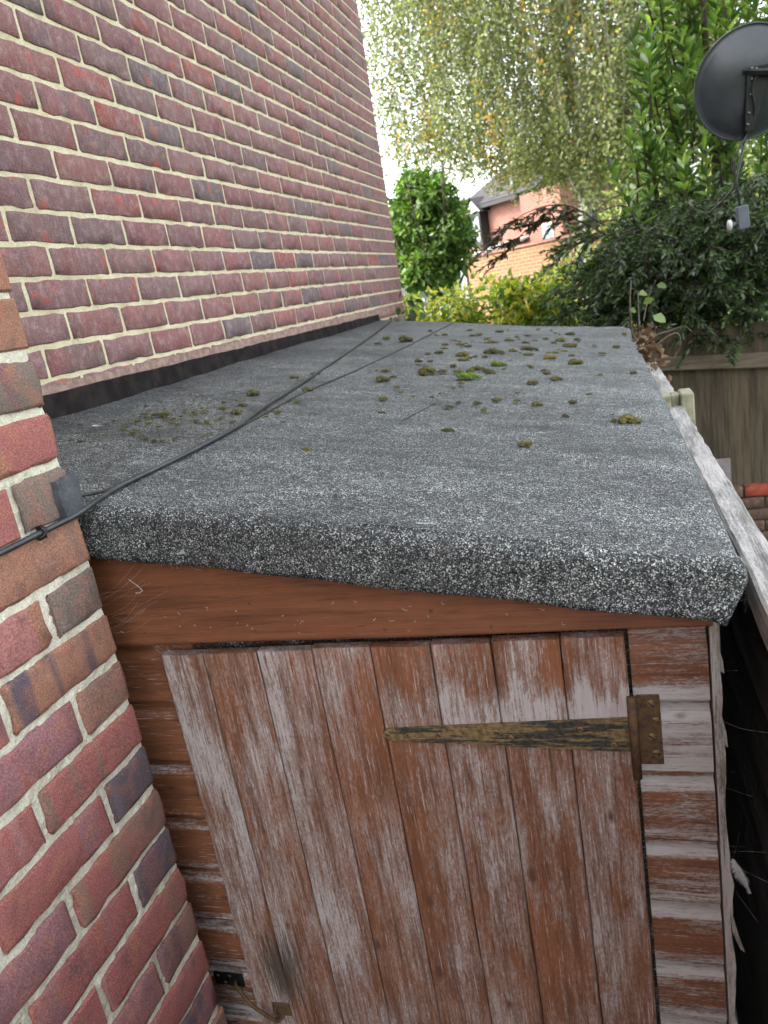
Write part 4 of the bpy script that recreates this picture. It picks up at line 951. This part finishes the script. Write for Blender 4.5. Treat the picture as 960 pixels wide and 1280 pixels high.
# ------------------------------------------------------------------ satellite dish on a pole
dish = thing('satellite_dish', 'dark grey round satellite dish seen from behind on a pole', 'satellite dish', (1.72, 3.22, GZ))
dc = Vector((1.425, 3.10, .905)); ax = Vector((-.10, .97, .2)).normalized()       # it looks away from the camera
sx_ = ax.cross(Vector((0, 0, 1))).normalized(); sz_ = sx_.cross(ax).normalized()
def dp(a, b, c): return dc + sx_ * a + sz_ * b + ax * c       # c: towards the sky side
V = []; F = []; NR, NA = 9, 56; Rd = .219
for j in range(NR + 1):
    r_ = Rd * j / NR
    for k in range(NA): a = 2 * math.pi * k / NA; V.append(dp(r_ * math.cos(a), r_ * 1.02 * math.sin(a), .045 * (j / NR) ** 2))
for r_, c_ in ((Rd + .004, .043), (Rd + .004, .037), (Rd - .003, .036)):
    for k in range(NA): a = 2 * math.pi * k / NA; V.append(dp(r_ * math.cos(a), r_ * 1.02 * math.sin(a), c_))
for j in range(NR + 3):
    for k in range(NA): F.append((j * NA + k, j * NA + (k + 1) % NA, (j + 1) * NA + (k + 1) % NA, (j + 1) * NA + k))
rf = mesh_obj('reflector', V, F, M['dish'], dish, True); md = rf.modifiers.new('t', 'SOLIDIFY'); md.thickness = .0015
# bracket ribs on the back
bm = bmesh.new()
tube_mesh(bm, [dp(.012, .01, -.012), dp(.008, -.10, .0), dp(-.004, -.20, .02)], .011, 6)
bm_obj('spine', bm, M['black'], dish, False)
bm = bmesh.new(); tube_mesh(bm, [dp(.0, .04, -.008), dp(.05, .03, -.03), dp(.14, .02, -.04)], .016, 6); bm_obj('bracket', bm, M['black'], dish)
bm = bmesh.new()
for (a0, b0, c0), (a1, b1, c1) in (((-.03, .05, -.010), (.10, .02, -.05)),):
    tube_mesh(bm, [dp(a0, b0, c0), dp((a0 + a1) / 2, (b0 + b1) / 2, c1), dp(a1, b1, c1)], .012, 4)
bm_obj('clamp', bm, M['black'], dish)
V = [dp(a, b, c) for c in (-.022, -.014) for a, b in ((-.018, .06), (.09, .06), (.05, -.06), (.012, -.185), (-.022, -.185))]
mesh_obj('mount_plate', V, [(0, 1, 2, 3, 4), (9, 8, 7, 6, 5)] + [(i, 5 + i, 5 + (i + 1) % 5, (i + 1) % 5) for i in range(5)], M['black'], dish)
for a, b in ((.0, .055), (.018, .05), (.0, .015), (-.002, -.045), (-.008, -.115), (-.012, -.16)):
    bm = bmesh.new(); bmesh.ops.create_uvsphere(bm, u_segments=8, v_segments=6, radius=.0065); o = bm_obj('bolt', bm, M['steel'], None, True); o.location = dp(a, b, -.024); attach(o, dish)
tube('pole', [(1.72, 3.22, GZ), (1.72, 3.22, -.2), (1.72, 3.22, 1.10)], .024, M['steel'], dish, 12)
tube('arm_bracket', [dp(.13, .02, -.04), (1.65, 3.16, .89), (1.72, 3.22, .89)], .018, M['black'], dish, 8)
lnb = Vector((1.380, 3.12, .362))
tube('feed_arm', [dp(-.004, -.20, .03), Vector((1.366, 3.16, .53)), lnb + Vector((-.008, 0, .05))], .0055, M['black'], dish, 8)
bm = bmesh.new(); box(bm, (-.024, -.02, -.052), (.026, .02, .052), .006, 2)
ln = bm_obj('receiver', bm, M['lnb'], None); ln.rotation_euler = (0, R(-4), R(8)); ln.location = lnb; attach(ln, dish)
tube('feed_neck', [lnb + Vector((-.02, 0, -.022)), lnb + Vector((-.036, -.002, -.024)), lnb + Vector((-.046, -.002, -.024))], .011, M['lnb'], ln and dish, 10)
tube('feed_cap', [lnb + Vector((-.044, -.002, -.024)), lnb + Vector((-.050, -.002, -.024)), lnb + Vector((-.060, -.003, -.024)), lnb + Vector((-.064, -.003, -.024))], [.018, .025, .025, .018], M['white'], dish, 16)
tube('lead', catmull([dp(.03, .05, -.03), dp(.0, -.02, -.035), dp(.012, -.10, -.03), dp(-.002, -.19, .0), (1.355, 3.09, .62), (1.35, 3.10, .51), (1.315, 3.12, .46), (1.255, 3.2, .41)], 8), .0045, M['black'], dish, 8)

# ------------------------------------------------------------------ far house and its garden wall
FR = Vector((-.397, 26.0, 0)); fd = Vector((-.73, .683, 0)).normalized(); fn = Vector((fd.y * -1, fd.x, 0)); fn = Vector((-.683, -.73, 0)).normalized()
HUP = .45
def fp(s_, out, z): return FR + fd * s_ + fn * out + Vector((0, 0, z + (HUP if z > GZ + .1 else 0)))       # along facade, out of it, height
far = thing('pink_brick_house', 'pink brick house with a dark tiled roof glimpsed beyond the gardens', 'house', (FR.x, FR.y, GZ))
def plainbrick(name, a, b, mort, sx=1, dirv=fd):
    g = N(name); tc = g.n('TexCoord'); vm = g.n('VectorMath', operation='DOT_PRODUCT'); g.t.links.new(tc.outputs['Object'], vm.inputs[0]); vm.inputs[1].default_value = dirv
    sp = g.n('SeparateXYZ'); g.t.links.new(tc.outputs['Object'], sp.inputs[0]); cb_ = g.n('CombineXYZ'); g.set(cb_.inputs[0], vm.outputs['Value']); g.set(cb_.inputs[1], sp.outputs[2])
    br = g.n('TexBrick'); g.set(br.inputs['Vector'], cb_.outputs[0]); br.inputs['Color1'].default_value = a; br.inputs['Color2'].default_value = b; br.inputs['Mortar'].default_value = mort
    br.inputs['Scale'].default_value = 1; br.inputs['Brick Width'].default_value = .225; br.inputs['Row Height'].default_value = .075; br.inputs['Mortar Size'].default_value = .01
    c = g.mix(g.math('MULTIPLY', g.g(g.noise(tc.outputs['Object'], 1.2, 4), .4, .7), .4), br.outputs[0], b)
    return g.fin(c, .9, None, spec=.2)
M['far_brick'] = plainbrick('far_pink_brick', S(146, 94, 80), S(130, 82, 70), S(150, 130, 118))
M['far_brick2'] = plainbrick('far_orange_brick', S(146, 108, 76), S(130, 92, 64), S(152, 134, 112))
M['tile'] = plain('slate_grey_tile', S(64, 60, 63), S(48, 45, 48), 3, .8, .3, .01)
M['glass'] = plain('window_glass', S(120, 136, 142), S(90, 104, 112), 2, .08, .6, .0)
M['upvc'] = plain('white_frame', S(160, 160, 158), S(146, 146, 144), 4, .5, .4, .001)
M['cons'] = plain('conservatory_sheet', S(166, 168, 168), S(150, 154, 154), 2, .35, .5, .001)
def fbox(name, s0, s1, o0, o1, z0, z1, mat, parent=far):
    V = [fp(s, o, z) for z in (z0, z1) for s, o in ((s0, o0), (s1, o0), (s1, o1), (s0, o1))]
    o = mesh_obj(name, V, [(0, 1, 2, 3), (7, 6, 5, 4), (0, 4, 5, 1), (1, 5, 6, 2), (2, 6, 7, 3), (3, 7, 4, 0)], mat, parent)
    bm = bmesh.new(); bm.from_mesh(o.data); bmesh.ops.recalc_face_normals(bm, faces=bm.faces); bm.to_mesh(o.data); bm.free(); return o
fbox('wall', -.5, 4.6, -6, 0, GZ, 2.33, M['far_brick'])
wing = fbox('wing_wall', -.6, 1.25, -6, .3, GZ, 2.26, M['far_brick'])
# gable ends
mesh_obj('gable', [fp(4.6, 0, 2.33), fp(4.6, -6, 2.33), fp(4.6, -3, 4.0)], [(0, 1, 2)], M['far_brick'], far)
roof_ = fbox('roof', 1.0, 4.9, -6.2, .25, 2.28, 2.34, M['tile'])
NT = 14
for j in range(NT):       # tile courses, each lapped over the one below
    t0, t1 = j / NT, (j + 1) / NT + .02; o0 = .32 - 3.32 * t0; o1 = .32 - 3.32 * t1; z0 = 2.36 + 1.68 * t0; z1 = 2.36 + 1.68 * t1
    V = [fp(.5, o0, z0), fp(4.9, o0, z0), fp(4.9, o1, z1 - .03), fp(.5, o1, z1 - .03)]; V += [v + Vector((0, 0, .035)) for v in V]
    mesh_obj('tile_course', V, [(0, 1, 2, 3), (7, 6, 5, 4), (0, 4, 5, 1), (1, 5, 6, 2), (2, 6, 7, 3), (3, 7, 4, 0)], M['tile'], roof_)
mesh_obj('back_slope', [fp(.5, -3, 4.05), fp(4.9, -3, 4.05), fp(4.9, -6.3, 2.3), fp(.5, -6.3, 2.3)], [(0, 1, 2, 3)], M['tile'], far)
fbox('gutter', 1.3, 4.85, .27, .40, 2.22, 2.34, M['black'])
fbox('downpipe', 1.33, 1.41, .01, .09, GZ, 2.24, M['lnb'])
fbox('vent_pipe', 2.35, 2.47, -.55, -.45, 2.7, 3.15, M['upvc'], roof_)
# oriel window with a little white gable
ori = fbox('window', 3.30, 4.0, 0, .40, 1.0, 2.12, M['black'])
fbox('pane', 3.40, 3.9, .402, .42, 1.18, 1.95, M['glass'], ori); fbox('frame', 3.36, 3.46, .403, .43, 1.12, 1.98, M['upvc'], ori); fbox('frame', 3.85, 3.94, .403, .43, 1.12, 1.98, M['upvc'], ori); fbox('frame', 3.36, 3.94, .404, .43, 1.12, 1.2, M['upvc'], ori)
mesh_obj('window_gable', [fp(3.2, .44, 2.14), fp(4.1, .44, 2.14), fp(3.65, .44, 2.55), fp(3.2, .0, 2.14), fp(4.1, .0, 2.14), fp(3.65, -.2, 2.55)], [(0, 1, 2), (0, 2, 5, 3), (1, 4, 5, 2), (0, 3, 4, 1)], M['upvc'], ori)
mesh_obj('window_hood', [fp(3.1, .5, 2.12), fp(3.65, .5, 2.66), fp(4.2, .5, 2.12), fp(3.1, -.2, 2.12), fp(3.65, -.3, 2.66), fp(4.2, -.2, 2.12)], [(0, 1, 4, 3), (1, 2, 5, 4)], M['tile'], ori)
for s0, z0, w_, h in ((-.2, .62, .5, .6),):
    wd = fbox('window', s0, s0 + w_, .3, .33, z0, z0 + h, M['upvc']); fbox('pane', s0 + .07, s0 + w_ - .07, .331, .34, z0 + .07, z0 + h - .07, M['glass'], wd)
# lean-to conservatory roof in front of the house, then the orange garden wall
cons = thing('conservatory', 'pale sheet roofed conservatory against the pink brick house', 'conservatory', tuple(fp(2, 2, GZ)))
mesh_obj('sheet_roof', [fp(.9, .1, 1.0), fp(4.3, .1, .85), fp(4.6, 2.6, .35), fp(1.6, 2.6, .45), fp(.9, .1, .94), fp(4.3, .1, .8), fp(4.6, 2.6, .3), fp(1.6, 2.6, .4)], [(0, 1, 2, 3), (7, 6, 5, 4), (0, 4, 5, 1), (1, 5, 6, 2), (2, 6, 7, 3), (3, 7, 4, 0)], M['cons'], cons)
fbox('side_panel', 1.6, 4.4, 2.4, 2.5, GZ, .28, M['glass'], cons)
for s in (1.6, 2.5, 3.4, 4.36): fbox('post', s, s + .08, 2.5, 2.57, GZ, .28, M['upvc'], cons)
FR2 = FR; FR = Vector((-.05, 16.2, 0)); HUP = 0.0
ow = thing('orange_brick_wall', 'orange brick garden wall between the hedge and the pink house', 'wall', (FR.x - 1, FR.y + 1, GZ))
fbox('wall', -2.5, 3.0, -.2, 0, GZ, .80, M['far_brick2'], ow)
fbox('coping', -2.55, 3.05, -.24, .04, .80, .86, M['far_brick'], ow)
fbox('end_post', 3.06, 3.2, -.14, .03, GZ, .55, M['pale'], ow)

# ------------------------------------------------------------------ feather, cobwebs, wire
ft = thing('feather', 'small white downy feather caught on the corner batten of the shed', 'feather', (.838, .075, -.53))
q0 = Vector((.838, .072, -.527)); q1 = Vector((.848, .070, -.548)); q2 = Vector((.857, .068, -.578))
cq = catmull([q0, q1, q2], 10); tube('shaft', cq, .0008, M['feather'], ft, 5)
bm = bmesh.new()
for i, p in enumerate(cq):
    t = i / (len(cq) - 1)
    for k in range(26):
        s_ = random.choice((-1, 1)); l = .012 * (.45 + math.sin(math.pi * min(1, t + .15))) * random.uniform(.5, 1); d = Vector((s_ * random.uniform(.3, .8), random.gauss(-.1, .35), -random.uniform(.6, 1.2))).normalized()
        e = p + d * l; sd_ = d.cross(Vector((0, 1, .2))).normalized() * .0004
        bm.faces.new([bm.verts.new(p - sd_), bm.verts.new(p + sd_), bm.verts.new(e)])
bm_obj('vane', bm, M['feather'], ft)
bm = bmesh.new()
def thread(a, b, r_=.00012, sag=.006):
    a = Vector(a); b = Vector(b); mdl = a.lerp(b, .5) + Vector((random.gauss(0, .002), random.gauss(0, .002), -random.uniform(0, sag))); tube_mesh(bm, catmull([a, mdl, b], 5), r_, 3)
for i in range(13):
    a = Vector((random.uniform(-.055, -.02), random.uniform(.02, .05), random.uniform(-.13, -.06))); b = a + Vector((random.uniform(.04, .10), random.uniform(.0, .01), random.uniform(.0, .05))); b.y = .054; thread(a, b, .00011, .012)
for i in range(30):      # dust and fluff caught on the fascia
    a = Vector((random.uniform(-.03, .75), .0555, random.uniform(-.155, -.10))); a.z = min(a.z, roofz(a.x, .03) - .09); thread(a, a + Vector((random.gauss(0, .004), -.001, random.gauss(0, .003))), .0004, .002)
for i in range(14):
    a = Vector((random.uniform(-.02, .20), .05, roofz(.05, 0) - .075)); a.z = roofz(a.x, 0) - .08; thread(a, a + Vector((random.gauss(.01, .01), .002, random.gauss(-.008, .006))), .0003, .004)
for i in range(10): thread((random.uniform(.02, .07), .05, -.16), (random.uniform(.02, .09), .06, -.178))
thread((.02, .04, -.045), (.035, .045, -.066), .0007, .006); thread((.035, .045, -.066), (.022, .045, -.068), .0006, .004)
tag(bm_obj('cobweb', bm, M['web']), 'wispy cobweb strung between the brick corner and the shed fascia', 'cobweb', None, 'stuff')
bm = bmesh.new()
for i in range(9):
    y = random.uniform(.12, .6); z = random.uniform(-.75, -.2); a = Vector((X1 + .012, y, z)); b = Vector((fx(y) + .01, y + random.gauss(0, .05), z + random.gauss(0, .04))); thread(a, b, .00018)
tag(bm_obj('cobweb', bm, M['web']), 'dusty cobweb threads in the dark gap between shed and lap fence', 'cobweb', None, 'stuff')
tag(tube('wire', catmull([(.83, .10, -.585), (.85, .16, -.60), (.872, .25, -.63)], 6), .0011, M['cable2']), 'thin dark wire crossing the gap from the shed batten to the fence', 'wire')
